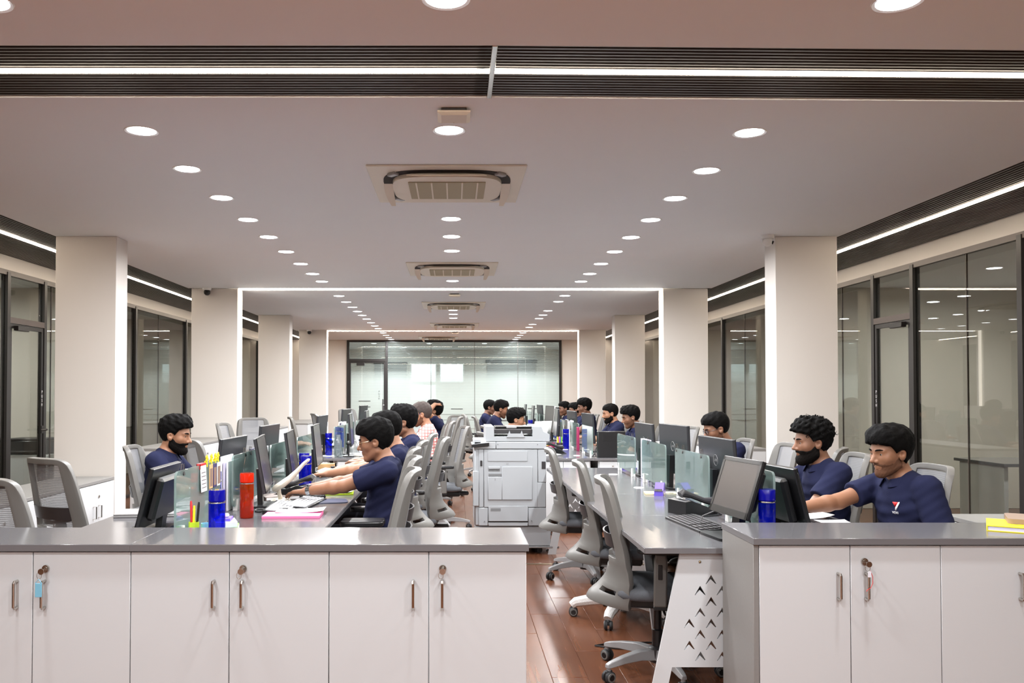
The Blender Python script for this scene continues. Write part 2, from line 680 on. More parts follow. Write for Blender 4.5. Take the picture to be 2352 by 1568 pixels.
# pillars
LEDP = []
for sd, lst in (('left', PIL_L), ('right', PIL_R)):
    for k, (xa, xb, y) in enumerate(lst):
        p = struct('pillar', bx(xa, xb, y, y + .25, 0, ZC, 'pillar_paint', .004),
                   'white square pillar, %s of the %s row' % (('first', 'second', 'third', 'last')[k], sd))
        if k in (1, 3):
            xi = xb if sd == 'left' else xa
            s = 1 if sd == 'left' else -1
            ls = thing('led_strip', 'upright warm light strip on the %s %s pillar' % (('', 'second', '', 'last')[k], sd), 'light', (xi, y + .12, 0), 0, 'pillar light strips')
            obj('diffuser', bx(0, s * .006, -.05, .05, .02, ZC, 'led_edge'), ls)
for k, y in enumerate((10.98, 18.42)):
    xa, xb = (PIL_L[1][1], PIL_R[1][0]) if k == 0 else (PIL_L[3][1], PIL_R[3][0])
    xd = .12
    t = obj('trim_%d' % (8 + k), bx(-3.42, 3.29, y - .12, y + .12, ZC + .03, ZC + .05, 'slat_dark'))
    t['kind'] = 'structure'
    t['label'] = 'dark recess around the %s ceiling light frame' % ('near', 'far')[k]
    for q, (u, v) in enumerate(((xa, xd - .006), (xd + .006, xb))):
        ls = thing('led_strip', 'straight warm light strip across the ceiling, %s frame, %s half' % (('near', 'far')[k], ('left', 'right')[q]), 'light', (0, y, ZC), 0, 'ceiling light strips')
        obj('diffuser', bx(u, v, -.035, .035, .0, .02, 'led_warm'), ls)

# end walls behind the camera
struct('wall_back', bx(-8.2, 8.2, -5.2, -5, 0, 3, 'wall_paint'), 'white wall behind the viewer')
# side rooms behind the glass
for sd, s in (('right', 1), ('left', -1)):
    xo = 7.3 * s
    struct('wall_%s' % sd, bx(xo, xo + .15 * s, -5, BY, 0, 3, 'dim_wall'), 'beige end wall of the unlit rooms behind the %s glass' % sd)
    xg = XR if s > 0 else XL
    for k, y in enumerate((2.2, 5.6, 10.4, 14.9, 18.6)):
        struct('wall_%s' % sd, bx(xg + .12 * s, xo, y, y + .12, 0, 3, 'dim_wall'), 'beige cross wall between the %s side rooms, number %s from the front' % (sd, ('one', 'two', 'three', 'four', 'five')[k]))
    struct('ceiling', bx(xg + .15 * s, xo, -5, BY, 2.70, 2.75, 'ceiling_paint'), 'plain ceiling of the unlit %s side rooms' % sd)
    struct('baseboard_%s' % sd, bx(xo - .015 * s, xo, -5, BY, 0, .1, 'brown_leather'), 'brown skirting of the %s side rooms' % sd)


def glazing(idx, sd, breaks, doors):
    """glass partition along Y. breaks: list of (y, thick mullion?)"""
    x = XR if sd == 'right' else XL
    s = 1 if sd == 'right' else -1
    t = obj('window_%d' % idx, None)
    t['kind'] = 'structure'
    t['label'] = 'dark framed clear glass partition along the %s side' % sd
    ys = [b[0] for b in breaks]
    obj('head_rail', bx(x, x + s * .05, ys[0], ys[-1], 2.57, 2.62, 'frame_brown'), t)
    obj('bottom_rail', bx(x, x + s * .05, ys[0], ys[-1], 0, .03, 'frame_black'), t)
    for (y, thick) in breaks:
        if thick:
            obj('mullion', bx(x - s * .008, x + s * .06, y - .028, y + .028, 0, 2.6, 'frame_black'), t)
    for a, b in zip(breaks[:-1], breaks[1:]):
        if (a[0], b[0]) in doors:
            continue
        g = .028 if a[1] else .003
        h = .028 if b[1] else .003
        obj('pane', bx(x + s * .018, x + s * .03, a[0] + g, b[0] - h, .03, 2.57, 'glass_wall'), t)
        if not a[1]:
            obj('joint', bx(x + s * .016, x + s * .032, a[0] - .0025, a[0] + .0025, .03, 2.57, 'frame_brown'), t)
    for k, d in enumerate(doors):
        ya, yb = d
        dd = obj('door_%d' % (idx * 2 + k), None)
        dd['kind'] = 'structure'
        dd['label'] = 'framed glass door in the %s partition' % sd
        zt = 2.13
        obj('pane', bx(x + s * .018, x + s * .03, ya + .028, yb - .028, zt + .03, 2.57, 'glass_wall'), t)
        obj('transom', bx(x - s * .008, x + s * .06, ya + .028, yb - .028, zt - .03, zt + .03, 'frame_brown'), t)
        f = obj('door_frame', MB().box(x, x + s * .04, ya + .03, ya + .07, .02, zt - .035).box(x, x + s * .04, yb - .07, yb - .03, .02, zt - .035)
                .box(x, x + s * .04, ya + .07, yb - .07, .02, .08).box(x, x + s * .04, ya + .07, yb - .07, zt - .075, zt - .035).mesh('door_frame', 'frame_black', smooth=0), dd)
        obj('pane', bx(x + s * .014, x + s * .026, ya + .07, yb - .07, .08, zt - .075, 'glass_wall'), dd)
        hy = yb - .05
        obj('handle', MB().cyl((x, hy, 1.02), (x - s * .05, hy, 1.02), .012).cyl((x - s * .05, hy + .01, 1.02), (x - s * .05, hy - .13, 1.02), .01)
            .box(x - s * .008, x, hy - .02, hy + .02, .98, 1.06).mesh('handle', 'frame_black'), dd)
        obj('door_closer', bx(x - s * .05, x, ya + .1, ya + .32, zt - .1, zt - .05, 'frame_black', .004), dd)
        tm = text_mesh('P\nU\nS\nH', .045, 'white_letter')
        obj('lettering', tm, dd, (x - s * .002, hy - .005, 1.35), (PI / 2, 0, -PI / 2 * s))


glazing(1, 'right', [(-5, 1), (-2.2, 0), (.6, 1), (3.4, 0), (5.1, 0), (6.37, 1), (7.07, 0), (7.88, 1), (8.62, 1), (9.35, 0), (10.2, 1), (11.6, 0), (12.5, 0), (13.5, 1), (14.8, 1), (16.2, 0), (17.2, 1), (19.3, 0), (BY, 1)], [(7.88, 8.62)])
glazing(2, 'left', [(-5, 1), (-2.2, 0), (.6, 1), (3.4, 0), (5.6, 1), (7.0, 0), (8.35, 1), (9.1, 1), (9.28, 0), (10.9, 0), (11.7, 1), (12.65, 0), (13.9, 1), (14.6, 1), (16.2, 0), (17.4, 1), (19.0, 1), (20.3, 0), (BY, 1)], [(8.35, 9.1)])

# far meeting room behind the frosted glass
XA, XB = -2.75, 2.71
struct('wall_far', bx(-8.2, XA, BY, BY + .15, 0, 3, 'wall_paint'), 'white wall strip left of the far glass')
struct('wall_far', bx(XB, 8.2, BY, BY + .15, 0, 3, 'wall_paint'), 'white wall strip right of the far glass')
struct('wall_far', bx(-3.6, 3.6, 26.4, 26.6, 0, 3, 'wall_paint'), 'white end wall of the far meeting room')
struct('wall_far', bx(-3.6, -3.5, BY + .15, 26.4, 0, 3, 'wall_paint'), 'left wall of the far meeting room')
struct('wall_far', bx(3.5, 3.6, BY + .15, 26.4, 0, 3, 'wall_paint'), 'right wall of the far meeting room')
struct('ceiling', bx(-3.5, 3.5, BY + .15, 26.4, ZC, ZC + .1, 'ceiling_paint'), 'ceiling of the far meeting room')
t = obj('window_3', None)
t['kind'] = 'structure'
t['label'] = 'wide glass partition with frosted film bands at the far end'
obj('head_rail', bx(XA, XB, BY - .02, BY + .05, ZC - .05, ZC, 'frame_black'), t)
obj('bottom_rail', bx(XA, XB, BY - .02, BY + .05, 0, .04, 'frame_black'), t)
for x in (XA + .03, -1.74, XB - .03):
    obj('mullion', bx(x - .03, x + .03, BY - .03, BY + .06, 0, ZC, 'frame_black'), t)
xs = [-1.74, -.61, .5, 1.6, XB - .03]
for i in range(4):
    a, b = xs[i] + (.03 if i == 0 else .004), xs[i + 1] - (.03 if i == 3 else .004)
    obj('pane', bx(a, b, BY, BY + .012, .04, ZC - .05, 'glass_back'), t)
for x in xs[1:4]:
    obj('joint', bx(x - .004, x + .004, BY - .002, BY + .014, .04, ZC - .05, 'frame_brown'), t)
obj('pane', bx(XA + .06, -1.77, BY, BY + .012, 2.27, ZC - .05, 'glass_back'), t)
obj('transom', bx(XA + .06, -1.77, BY - .03, BY + .06, 2.21, 2.27, 'frame_black'), t)
rl = bx(-.15, .15, -.003, 0, -.008, .008, 'frame_black')
for (x, z) in ((-1.0, .99), (.05, 1.0), (1.05, 1.0), (2.0, 1.01), (-.3, .6), (1.2, .7), (-2.3, 1.05), (-2.3, 1.2)):
    obj('film_dash', rl, t, (x, BY - .001, z))
for (x0, x1, z) in ((-1.6, 2.6, .86), (-1.6, 2.6, .72), (-.4, .9, .5)):
    obj('film_line', bx(x0, x1, BY - .003, BY, z - .004, z + .004, 'frame_brown'), t)
dd = obj('door_6', None)
dd['kind'] = 'structure'
dd['label'] = 'glass door of the far meeting room'
obj('pane', bx(XA + .1, -1.81, BY, BY + .012, .08, 2.17, 'glass_back'), dd)
obj('door_frame', MB().box(XA + .06, XA + .1, BY - .01, BY + .04, .04, 2.21).box(-1.81, -1.77, BY - .01, BY + .04, .04, 2.21).box(XA + .1, -1.81, BY - .01, BY + .04, .04, .08).box(XA + .1, -1.81, BY - .01, BY + .04, 2.17, 2.21).mesh('f', 'frame_black', smooth=0), dd)
obj('door_closer', bx(-2.5, -2.3, BY - .06, BY - .01, 2.1, 2.18, 'frame_black', .004), dd)
obj('handle', MB().cyl((-1.83, BY - .05, .95), (-1.83, BY - .05, 1.25), .012).cyl((-1.83, BY, .97), (-1.83, BY - .05, .97), .01).cyl((-1.83, BY, 1.23), (-1.83, BY - .05, 1.23), .01).mesh('h', 'frame_black'), dd)
obj('lettering', text_mesh('P\nU\nS\nH', .06, 'frame_black'), dd, (-1.93, BY - .003, 1.35), (PI / 2, 0, 0))
w = obj('window_4', None)
w['kind'] = 'structure'
w['label'] = 'bright daylight window on the end wall of the meeting room'
for (x0, x1, z0, z1) in ((-1.35, -.6, 1.75, 2.3), (-.45, .25, 1.75, 2.3), (-1.35, -.6, 1.2, 1.65)):
    obj('pane', bx(x0, x1, 26.37, 26.39, z0, z1, 'day_window'), w)
    obj('window_frame', MB().box(x0 - .05, x0, 26.36, 26.4, z0 - .05, z1 + .05).box(x1, x1 + .05, 26.36, 26.4, z0 - .05, z1 + .05).box(x0, x1, 26.36, 26.4, z0 - .05, z0).box(x0, x1, 26.36, 26.4, z1, z1 + .05).mesh('wf', 'white_plastic', smooth=0), w)
ps = thing('projection_screen', 'grey roll-down screen behind the frosted far glass', 'screen', (1.75, 26.345, 1.2))
obj('sheet', bx(-.75, .75, -.01, .01, 0, 1.15, 'plastic_silver'), ps)
obj('roller_case', MB().cyl((-.8, 0, 1.19), (.8, 0, 1.19), .05).mesh('r', 'plastic_dark'), ps)
ps = thing('roller_blind', 'grey roller blind seen through the far glass, beside the bright window', 'blind', (-2.0, 26.36, 1.3))
obj('sheet', bx(-.5, .5, -.01, .01, 0, 1.0, 'plastic_silver'), ps)
obj('roller_case', MB().cyl((-.52, 0, 1.03), (.52, 0, 1.03), .04).mesh('r', 'plastic_dark'), ps)
mt = thing('meeting_table', 'long table in the far meeting room, behind the frosted glass', 'table', (.3, 24.0, 0))
obj('table_top', bx(-1.4, 1.4, -.5, .5, .72, .75, 'grey_laminate', .004), mt)
for sx in (-1, 1):
    obj('leg', bx(sx * 1.1 - .04, sx * 1.1 + .04, -.4, .4, 0, .72, 'white_laminate', .004), mt)

# ------------------------------------------------------------------ ceiling lamps
DL_RING = MB().lathe([(.070, .0), (.083, -.004), (.086, .0), (.086, .006), (.070, .006)], 28).mesh('trim_ring', 'white_plastic')
DL_DISC = MB().lathe([(.0, -.003), (.05, -.003), (.071, -.0015), (.071, .004), (.0, .004)], 28).mesh('diffuser', 'lamp_white')
lamp_data = bpy.data.lights.new('downlight_lamp', 'AREA')
lamp_data.shape = 'DISK'
lamp_data.size = .14
lamp_data.energy = W_DOWN
lamp_data.spread = 3.0
lamp_data.color = (.97, .985, 1.0)
ORD = ('first', 'second', 'third', 'fourth', 'fifth', 'sixth', 'seventh', 'eighth', 'ninth', 'tenth', 'eleventh', 'twelfth', 'thirteenth')


lamp_side = lamp_data.copy()
lamp_side.energy = W_DOWN * 2.2


def downlight(x, y, label, z=ZC, group='ceiling downlights'):
    d = thing('downlight', label, 'light', (x, y, z), 0, group)
    obj('trim_ring', DL_RING, d)
    obj('diffuser', DL_DISC, d)
    L = bpy.data.objects.new('lamp', lamp_side if z < ZC else lamp_data)
    L.location = (0, 0, -.008)
    L.parent = d
    col.objects.link(L)


ROWS = {
    'left': (-1.604, [2.88, 4.32, 5.06, 5.81, 6.55, 7.28, 8.04, 8.80, 9.54, 10.2], [11.72, 12.5, 13.26, 13.95, 14.65, 15.4, 16.2, 16.97, 17.7], [18.95, 19.75, 20.55, 21.3]),
    'right': (1.518, [2.88, 4.35, 5.10, 5.83, 6.56, 7.3, 8.04, 8.80, 9.54, 10.2], [11.70, 12.45, 13.85, 14.6, 15.3, 16.6, 17.35], [18.95, 19.75, 20.55, 21.3]),
    'middle': (-.03, [2.86, 4.31, 6.52, 7.26, 8.0, 10.15], [13.75, 14.45, 15.2], [20.9]),
}
BAYN = ('near the front ceiling bay', 'in the middle ceiling bay', 'in the far ceiling bay')
for rn, (x, *bays) in ROWS.items():
    for bi, ys in enumerate(bays):
        for i, y in enumerate(ys):
            downlight(x, y, 'round white downlight, %s of the %s row %s' % (ORD[i], rn, BAYN[bi]))
for x in (-1.604, -.03, 1.518):
    for i, y in enumerate((-3.0, -1.5, 0.0, 1.4)):
        downlight(x, y, 'round white downlight behind the viewer, column %s, place %s' % ('left' if x < -1 else 'middle' if x < 1 else 'right', ORD[i]))
for i, (x, y) in enumerate(((-2.2, 23), (-.7, 23), (.8, 23), (2.3, 23), (-1.5, 25), (1.5, 25))):
    downlight(x, y, 'round downlight in the far meeting room, %s from its left' % ORD[i], ZC, 'meeting room downlights')

# ------------------------------------------------------------------ ceiling units
AC_PANEL = MB()
AC_PANEL.box(-.475, .475, -.475, .475, -.012, 0, .004)
_ac = [('panel', AC_PANEL.mesh('panel', 'cream_plastic'), None, (0, 0, 0), (0, 0, 0))]
ring = [(.40 * math.copysign(abs(math.cos(a)) ** .55, math.cos(a)), .40 * math.copysign(abs(math.sin(a)) ** .55, math.sin(a))) for a in [2 * PI * i / 48 for i in range(48)]]
_ac.append(('air_slot', MB().prism(ring, 'z', -.016, -.010).mesh('slot', 'gap_dark'), None, (0, 0, 0), (0, 0, 0)))
core = [(x * .86, y * .86) for x, y in ring]
_ac.append(('core_cover', MB().prism(core, 'z', -.04, -.012).mesh('core', 'cream_plastic'), None, (0, 0, 0), (0, 0, 0)))
_ac.append(('grille', bx(-.24, .24, -.22, .22, -.046, -.04, 'grille_mesh' if 'grille_mesh' in MATS else 'cream_plastic', .003), None, (0, 0, 0), (0, 0, 0)))
mat('grille_mesh', (176, 168, 142), .7)
_ac[-1][1].materials[0] = MATS['grille_mesh']
bar = bx(-.005, .005, -.22, .22, -.049, -.045, 'cream_plastic')
for i in range(5):
    _ac.append(('grille_bar', bar, 3, (-.19 + i * .095, 0, 0), (0, 0, 0)))
lou = []
for i in range(13):
    a = -.24 + .48 * i / 12
    lou.append((a, .028 + .03 * (1 - (a / .24) ** 2)))
lv = [(x, .0) for x, _ in lou] + [(x, y) for x, y in lou[::-1]]
LOUV = MB().prism(lv, 'z', -.03, -.022).mesh('louver', 'cream_plastic')
for k in range(4):
    a = k * PI / 2
    _ac.append(('louver', LOUV, None, (-math.sin(a) * .345, math.cos(a) * .345, -.004), (math.radians(14) * math.cos(a), math.radians(14) * math.sin(a), a)))
cor = bx(-.035, .035, -.02, .02, -.03, -.012, 'plastic_silver', .004)
for k in range(4):
    a = k * PI / 2 + PI / 4
    _ac.append(('corner_plate', cor, None, (math.cos(a) * .46, math.sin(a) * .46, 0), (0, 0, a + PI / 2)))
for i, (x, y) in enumerate(((-.05, 5.43), (-.03, 9.15), (-.02, 12.95), (-.01, 16.75), (-.4, 20.6))):
    place(_ac, 'ceiling_air_conditioner', ('large cream cassette air conditioner, closest on the ceiling', 'cream cassette air conditioner, second along the ceiling', 'cream cassette air conditioner just past the near light frame', 'cream cassette air conditioner just before the far light frame', 'cream cassette air conditioner close to the far glass')[i], 'air conditioner', (x, y, ZC), 0, 'ceiling cassette units')

_ap = [('body', MB().lathe([(0, -.034), (.085, -.034), (.11, -.024), (.11, -.016), (.08, -.010), (.075, 0), (0, 0)], 4).mesh('ap', 'cream_plastic', 20), None, (0, 0, 0), (0, 0, PI / 4)),
       ('bracket', bx(-.06, .06, -.07, -.062, -.02, -.002, 'plastic_dark', .002), None, (0, 0, 0), (0, 0, 0)),
       ('status_light', MB().ball((0, 0, 0), .004, 6, 4).mesh('l', 'white_letter'), None, (.0, .05, -.035), (0, 0, 0))]
for i, (x, y) in enumerate(((-.005, 4.03), (-.005, 11.5), (.0, 18.8))):
    place(_ap, 'wireless_access_point', 'small white square access point on the ceiling, %s' % ('in front of the big air conditioner', 'just past the near light frame', 'just past the far light frame')[i], 'access point', (x, y, ZC), 0, 'ceiling access points')


def dome_camera(x, y, z, label, dark, rz):
    t = thing('security_camera', label, 'camera', (x, y, z), rz, 'security cameras')
    obj('mount', MB().lathe([(.055, 0), (.055, -.02), (.05, -.03), (0, -.03)], 18).mesh('m', 'white_plastic'), t)
    obj('eyeball', MB().ball((0, 0, -.055), .042, 14, 9).mesh('e', 'plastic_black' if dark else 'white_plastic'), t)
    obj('lens', MB().cyl((0, .03, -.06), (0, .047, -.068), .016, .014, 12).mesh('l', 'plastic_black'), t)


dome_camera(2.66, 7.2, ZC, 'white dome camera at the top of the first right pillar', False, -2.0)
dome_camera(-3.17, 10.83, ZC, 'black dome camera at the top of the second left pillar', True, 3.0)
dome_camera(-3.1, 18.04, ZC, 'tiny dark dome camera at the top of the last left pillar', True, 3.0)

# ------------------------------------------------------------------ storage cabinets in front
HC, TOPT = .858, .026
HANDLE = MB().tube([(0, 0, -.048), (0, -.022, -.048), (0, -.027, -.043), (0, -.027, .043), (0, -.022, .048), (0, 0, .048)], .0055, 8).mesh('handle', 'chrome')
LOCK = MB().cyl((0, 0, 0), (0, -.006, 0), .014, .013, 18).cyl((0, -.006, 0), (0, -.009, 0), .008, .007, 12).mesh('lock', 'chrome')


def door_mesh(w, h, t=.018):
    return bx(-w / 2, w / 2, -t, 0, 0, h, 'white_laminate', .0015)


def cabinet(x0, x1, yf, depth, label, doors, z0=.0, htop=HC - TOPT, group='storage cabinets along the front'):
    """doors: list of (xa, xb, handle x or None, lock x or None); doors face -Y"""
    cx = (x0 + x1) / 2
    t = thing('storage_cabinet', label, 'cabinet', (cx, yf, 0), 0, group)
    obj('body', bx(x0 - cx, x1 - cx, .019, depth, z0 + .06, htop, 'white_laminate'), t)
    obj('plinth', bx(x0 - cx + .01, x1 - cx - .01, .06, depth - .02, 0, z0 + .06, 'gap_dark'), t)
    for (xa, xb, hx, lx) in doors:
        h = htop - .07 - .004
        d = obj('door', door_mesh(xb - xa - .003, h), t, ((xa + xb) / 2 - cx, .018, .07))
        if hx is not None:
            obj('handle', HANDLE, d, (hx - (xa + xb) / 2, -.018, .675 - .07))
        if lx is not None:
            obj('lock', LOCK, d, (lx - (xa + xb) / 2, -.018, .768 - .07))
    return t


YFL, YFR = 3.12, 3.25
pxl = lambda px, Y: (px - PPX) * Y / F
lx = [pxl(p, YFL) for p in (-145, 80, 303.5, 529, 757, 985, 1209)]
hxl = {1: pxl(45, YFL), 2: pxl(108, YFL), 3: pxl(495, YFL), 4: pxl(560, YFL), 5: pxl(950, YFL), 6: pxl(1016, YFL)}
cabinet(lx[0], lx[2], YFL, .37, 'white two-door cabinet with the blue key tag, under the worktop joint', [(lx[0], lx[1], hxl[1], None), (lx[1], lx[2], hxl[2], pxl(110, YFL))])
cabinet(lx[2], lx[4], YFL, .37, 'white two-door cabinet in the middle of the left front row', [(lx[2], lx[3], hxl[3], None), (lx[3], lx[4], hxl[4], pxl(561, YFL))])
cabinet(lx[4], lx[6], YFL, .37, 'white two-door cabinet ending the left front row at the aisle', [(lx[4], lx[5], hxl[5], None), (lx[5], lx[6], hxl[6], pxl(1017, YFL))])
rx = [pxl(p, YFR) for p in (1740, 1949, 2156, 2366, 2576)]
cabinet(rx[0], rx[2], YFR, .37, 'white two-door cabinet with a red-and-white key cord, by the grey end panel', [(rx[0], rx[1], pxl(1920, YFR), None), (rx[1], rx[2], pxl(1983, YFR), pxl(1981, YFR))])
cabinet(rx[2], rx[4], YFR, .37, 'white cabinet at the right end of the front row, under the yellow book', [(rx[2], rx[3], pxl(2335, YFR), None), (rx[3], rx[4], None, None)])


def worktop(x0, x1, y0, y1, z, label, name='worktop', t=TOPT, group='grey worktops'):
    o = thing(name, label, 'worktop', ((x0 + x1) / 2, (y0 + y1) / 2, z - t), 0, group)
    w, d = (x1 - x0) / 2, (y1 - y0) / 2
    obj('slab', bx(-w, w, -d, d, 0, t - .0006, 'grey_laminate', .0015), o)
    obj('edge_band', MB().box(-w - .0008, w + .0008, -d - .0012, -d, .0008, t - .002).box(-w - .0012, -w, -d, d, .0008, t - .002).box(w, w + .0012, -d, d, .0008, t - .002).mesh('edge', 'grey_edge', smooth=0), o)
    return o


worktop(lx[0] - .0, lx[2] - .001, YFL - .012, 3.50, HC, 'grey worktop over the leftmost front cabinet')
worktop(lx[2] + .001, lx[6] + .006, YFL - .012, 3.50, HC, 'long grey worktop over the left front cabinets, ending at the aisle')
worktop(rx[0] - .022, rx[4], YFR - .012, 3.63, HC, 'grey worktop over the right front cabinets')
ep = thing('end_panel', 'grey end panel closing the right front cabinets', 'panel', (rx[0] - .01, YFR, 0))
obj('board', bx(-.011, .009, .0, .375, 0, HC - TOPT, 'grey_panel', .001), ep)


def key(x, y, z, label, tagm=None, cord=False):
    t = thing('key', label, 'key', (x, y, z), 0, 'cabinet keys')
    obj('blade', bx(-.004, .004, -.03, 0, -.0012, .0012, 'chrome'), t)
    obj('bow', MB().cyl((0, -.032, -.004), (0, -.034, -.004), .011, .011, 14).mesh('bow', 'chrome'), t)
    ring = [(-.006 + .009 * math.cos(a), -.033, -.018 + .012 * math.sin(a)) for a in [2 * PI * i / 14 for i in range(14)]]
    obj('ring', MB().tube(ring, .0009, 6, closed=True).mesh('ring', 'chrome'), t)
    if tagm:
        obj('tag', MB().box(-.019, .005, -.037, -.033, -.095, -.045, .001).mesh('tag', tagm), t)
        obj('tag_loop', MB().tube([(-.019, -.035, -.046), (-.007, -.035, -.030), (.005, -.035, -.046)], .0015, 6).mesh('loop', tagm), t)
    if cord:
        obj('tag', MB().box(-.006, .006, -.037, -.034, -.052, -.03, .001).mesh('tag', 'clear_plastic'), t)
        obj('cord', MB().tube([(.004, -.034, -.028), (.012, -.034, -.05), (.012, -.034, -.075), (.004, -.034, -.092), (-.008, -.034, -.098), (-.012, -.034, -.105)], .0012, 6).mesh('cord', 'red'), t)


YK = YFL + .012 - .018
key(pxl(110, YFL), YK, .768, 'key with a blue tag in the leftmost visible cabinet lock', 'blue_tag')
key(pxl(561, YFL), YK, .768, 'bare key with a ring in the lock of the middle left cabinet')
key(pxl(1017, YFL), YK, .768, 'key in the lock of the cabinet at the aisle end')
key(pxl(1981, YFR), YFR - .006, .768, 'key with a red and white cord in the right cabinet lock', None, True)


# side credenzas against the pillars
def credenza(x0, x1, y0, y1, h, face, label, nd, z0=.0):
    t = thing('credenza', label, 'cabinet', ((x0 + x1) / 2, (y0 + y1) / 2, 0), 0, 'low side cabinets')
    w, d = (x1 - x0) / 2, (y1 - y0) / 2
    obj('body', bx(-w + .02, w - .02, -d, d, .06, h - .025, 'white_laminate'), t)
    obj('plinth', bx(-w + .05, w - .05, -d + .01, d - .01, 0, .06, 'gap_dark'), t)
    obj('top', bx(-w, w, -d - .004, d, h - .025, h, 'grey_panel', .0015), t)
    L = 2 * d / nd
    dm = bx(-.009, .009, -L / 2 + .0015, L / 2 - .0015, 0, h - .1, 'white_laminate', .001)
    for k in range(nd):
        dd = obj('door', dm, t, (face * (w - .01), -d + (k + .5) * L, .07))
        hy = (L / 2 - .05) * (1 if k % 2 == 0 else -1)
        obj('handle', MB().tube([(0, 0, -.048), (face * .025, 0, -.048), (face * .025, 0, .048), (0, 0, .048)], .005, 6).mesh('h', 'chrome'), dd, (face * .009, hy, h - .32))
        if k % 2:
            obj('lock', MB().cyl((0, 0, 0), (face * .006, 0, 0), .012, .011, 12).mesh('lk', 'chrome'), dd, (face * .009, hy, h - .2))


credenza(-3.34, -2.89, 5.05, 7.22, .70, 1, 'low white cabinet with grey top in front of the first left pillar', 6)
credenza(-3.34, -2.86, 8.7, 10.86, .84, 1, 'low white cabinet with grey top in front of the second left pillar', 6)
credenza(-3.34, -2.86, 12.4, 14.58, .84, 1, 'low white cabinet with grey top in front of the third left pillar', 6)
credenza(-3.33, -2.75, 15.9, 18.08, .84, 1, 'low white cabinet with grey top in front of the last left pillar', 6)
credenza(2.86, 3.32, 3.70, 5.0, .70, -1, 'low white cabinet with grey top behind the right front worktop', 4)
credenza(2.74, 3.2, 8.7, 10.86, .84, -1, 'low white cabinet with grey top in front of the second right pillar', 6)

# ------------------------------------------------------------------ office chair
def back_pt(u, v):
    """point of the back shell: u across (-1..1), v from the top rail (0) to the tail (1)"""
    yv = np.interp(v, [0, .06, .2, .4, .56, .68, .78, .88, .95, 1.0], [-.298, -.295, -.280, -.256, -.234, -.228, -.244, -.292, -.328, -.342])
    zv = np.interp(v, [0, .06, .2, .4, .56, .68, .78, .88, .95, 1.0], [.985, .962, .875, .745, .635, .550, .480, .425, .398, .372])
    wv = np.interp(v, [0, .1, .3, .6, .8, 1.0], [.182, .192, .208, .226, .228, .205])
    cv = np.interp(v, [0, .05, .12, .4, .65, .8, .9, 1.0], [.055, .058, .065, .075, .085, .12, .17, .205])
    au = abs(u)
    x = u * wv
    y = yv + cv * au ** 2.3
    z = zv - .032 * au ** 7 * max(0, 1 - v / .25) - (.0 if v < .8 else (v - .8) / .2 * .012 * au ** 2)
    return (x, y, z)


def back_shell():
    us = np.array([-1, -.93, -.86, -.79, -.72, -.62, -.5, -.4, -.3, -.2, -.1, 0, .1, .2, .3, .4, .5, .62, .72, .79, .86, .93, 1])
    vv = np.array([0, .02, .045, .07, .11, .16, .22, .28, .34, .40, .46, .52, .57, .61, .65, .69, .73, .77, .81, .85, .89, .925, .96, 1.0])
    nu, nv = len(us), len(vv)
    V = [back_pt(u, v) for v in vv for u in us]
    fr, ms = [], []
    for j in range(nv - 1):
        for i in range(nu - 1):
            uc, vc = (us[i] + us[i + 1]) / 2, (vv[j] + vv[j + 1]) / 2
            q = (j * nu + i, j * nu + i + 1, (j + 1) * nu + i + 1, (j + 1) * nu + i)
            if abs(uc) < .72 and .06 < vc < .60:
                ms.append(q)
                continue
            if .40 < abs(uc) < .79 and .855 < vc < .90:
                continue
            if abs(uc) < .34 and .62 < vc < .71:
                continue
            fr.append(q)
    mb = MB()
    mb.v, mb.f = V, fr
    me = mb.mesh('back_frame', 'plastic_grey')
    bm = bmesh.new()
    bm.from_mesh(me)
    bmesh.ops.delete(bm, geom=[v for v in bm.verts if not v.link_faces], context='VERTS')
    bm.to_mesh(me)
    bm.free()
    me = with_mods(me, [('SOLIDIFY', dict(thickness=.032, offset=0.0)), ('BEVEL', dict(width=.006, segments=2, limit_method='ANGLE', angle_limit=.7))])
    me.polygons.foreach_set('use_smooth', [True] * len(me.polygons))
    me.set_sharp_from_angle(angle=math.radians(50))
    mm = MB()
    mm.v, mm.f = [(x, y + .012, z) for x, y, z in V], ms
    m2 = mm.mesh('mesh_panel', 'chair_mesh')
    bm = bmesh.new()
    bm.from_mesh(m2)
    bmesh.ops.delete(bm, geom=[v for v in bm.verts if not v.link_faces], context='VERTS')
    bm.to_mesh(m2)
    bm.free()
    return me, m2


def chair_mesh_material():
    m = bpy.data.materials.new('chair_mesh')
    m.use_nodes = True
    nt = m.node_tree
    b = nt.nodes['Principled BSDF']
    b.inputs['Base Color'].default_value = srgb(126, 127, 131)
    b.inputs['Roughness'].default_value = .6
    tc = nt.nodes.new('ShaderNodeTexCoord')
    w = nt.nodes.new('ShaderNodeTexWave')
    w.bands_direction = 'Z'
    w.inputs['Scale'].default_value = 34
    w.inputs['Distortion'].default_value = .3
    nt.links.new(tc.outputs['Object'], w.inputs['Vector'])
    ma = nt.nodes.new('ShaderNodeMath')
    ma.operation = 'MULTIPLY_ADD'
    ma.inputs[1].default_value = .30
    ma.inputs[2].default_value = .62
    nt.links.new(w.outputs['Fac'], ma.inputs[0])
    nt.links.new(ma.outputs[0], b.inputs['Alpha'])
    MATS['chair_mesh'] = m


chair_mesh_material()
BACK, BMESH = back_shell()


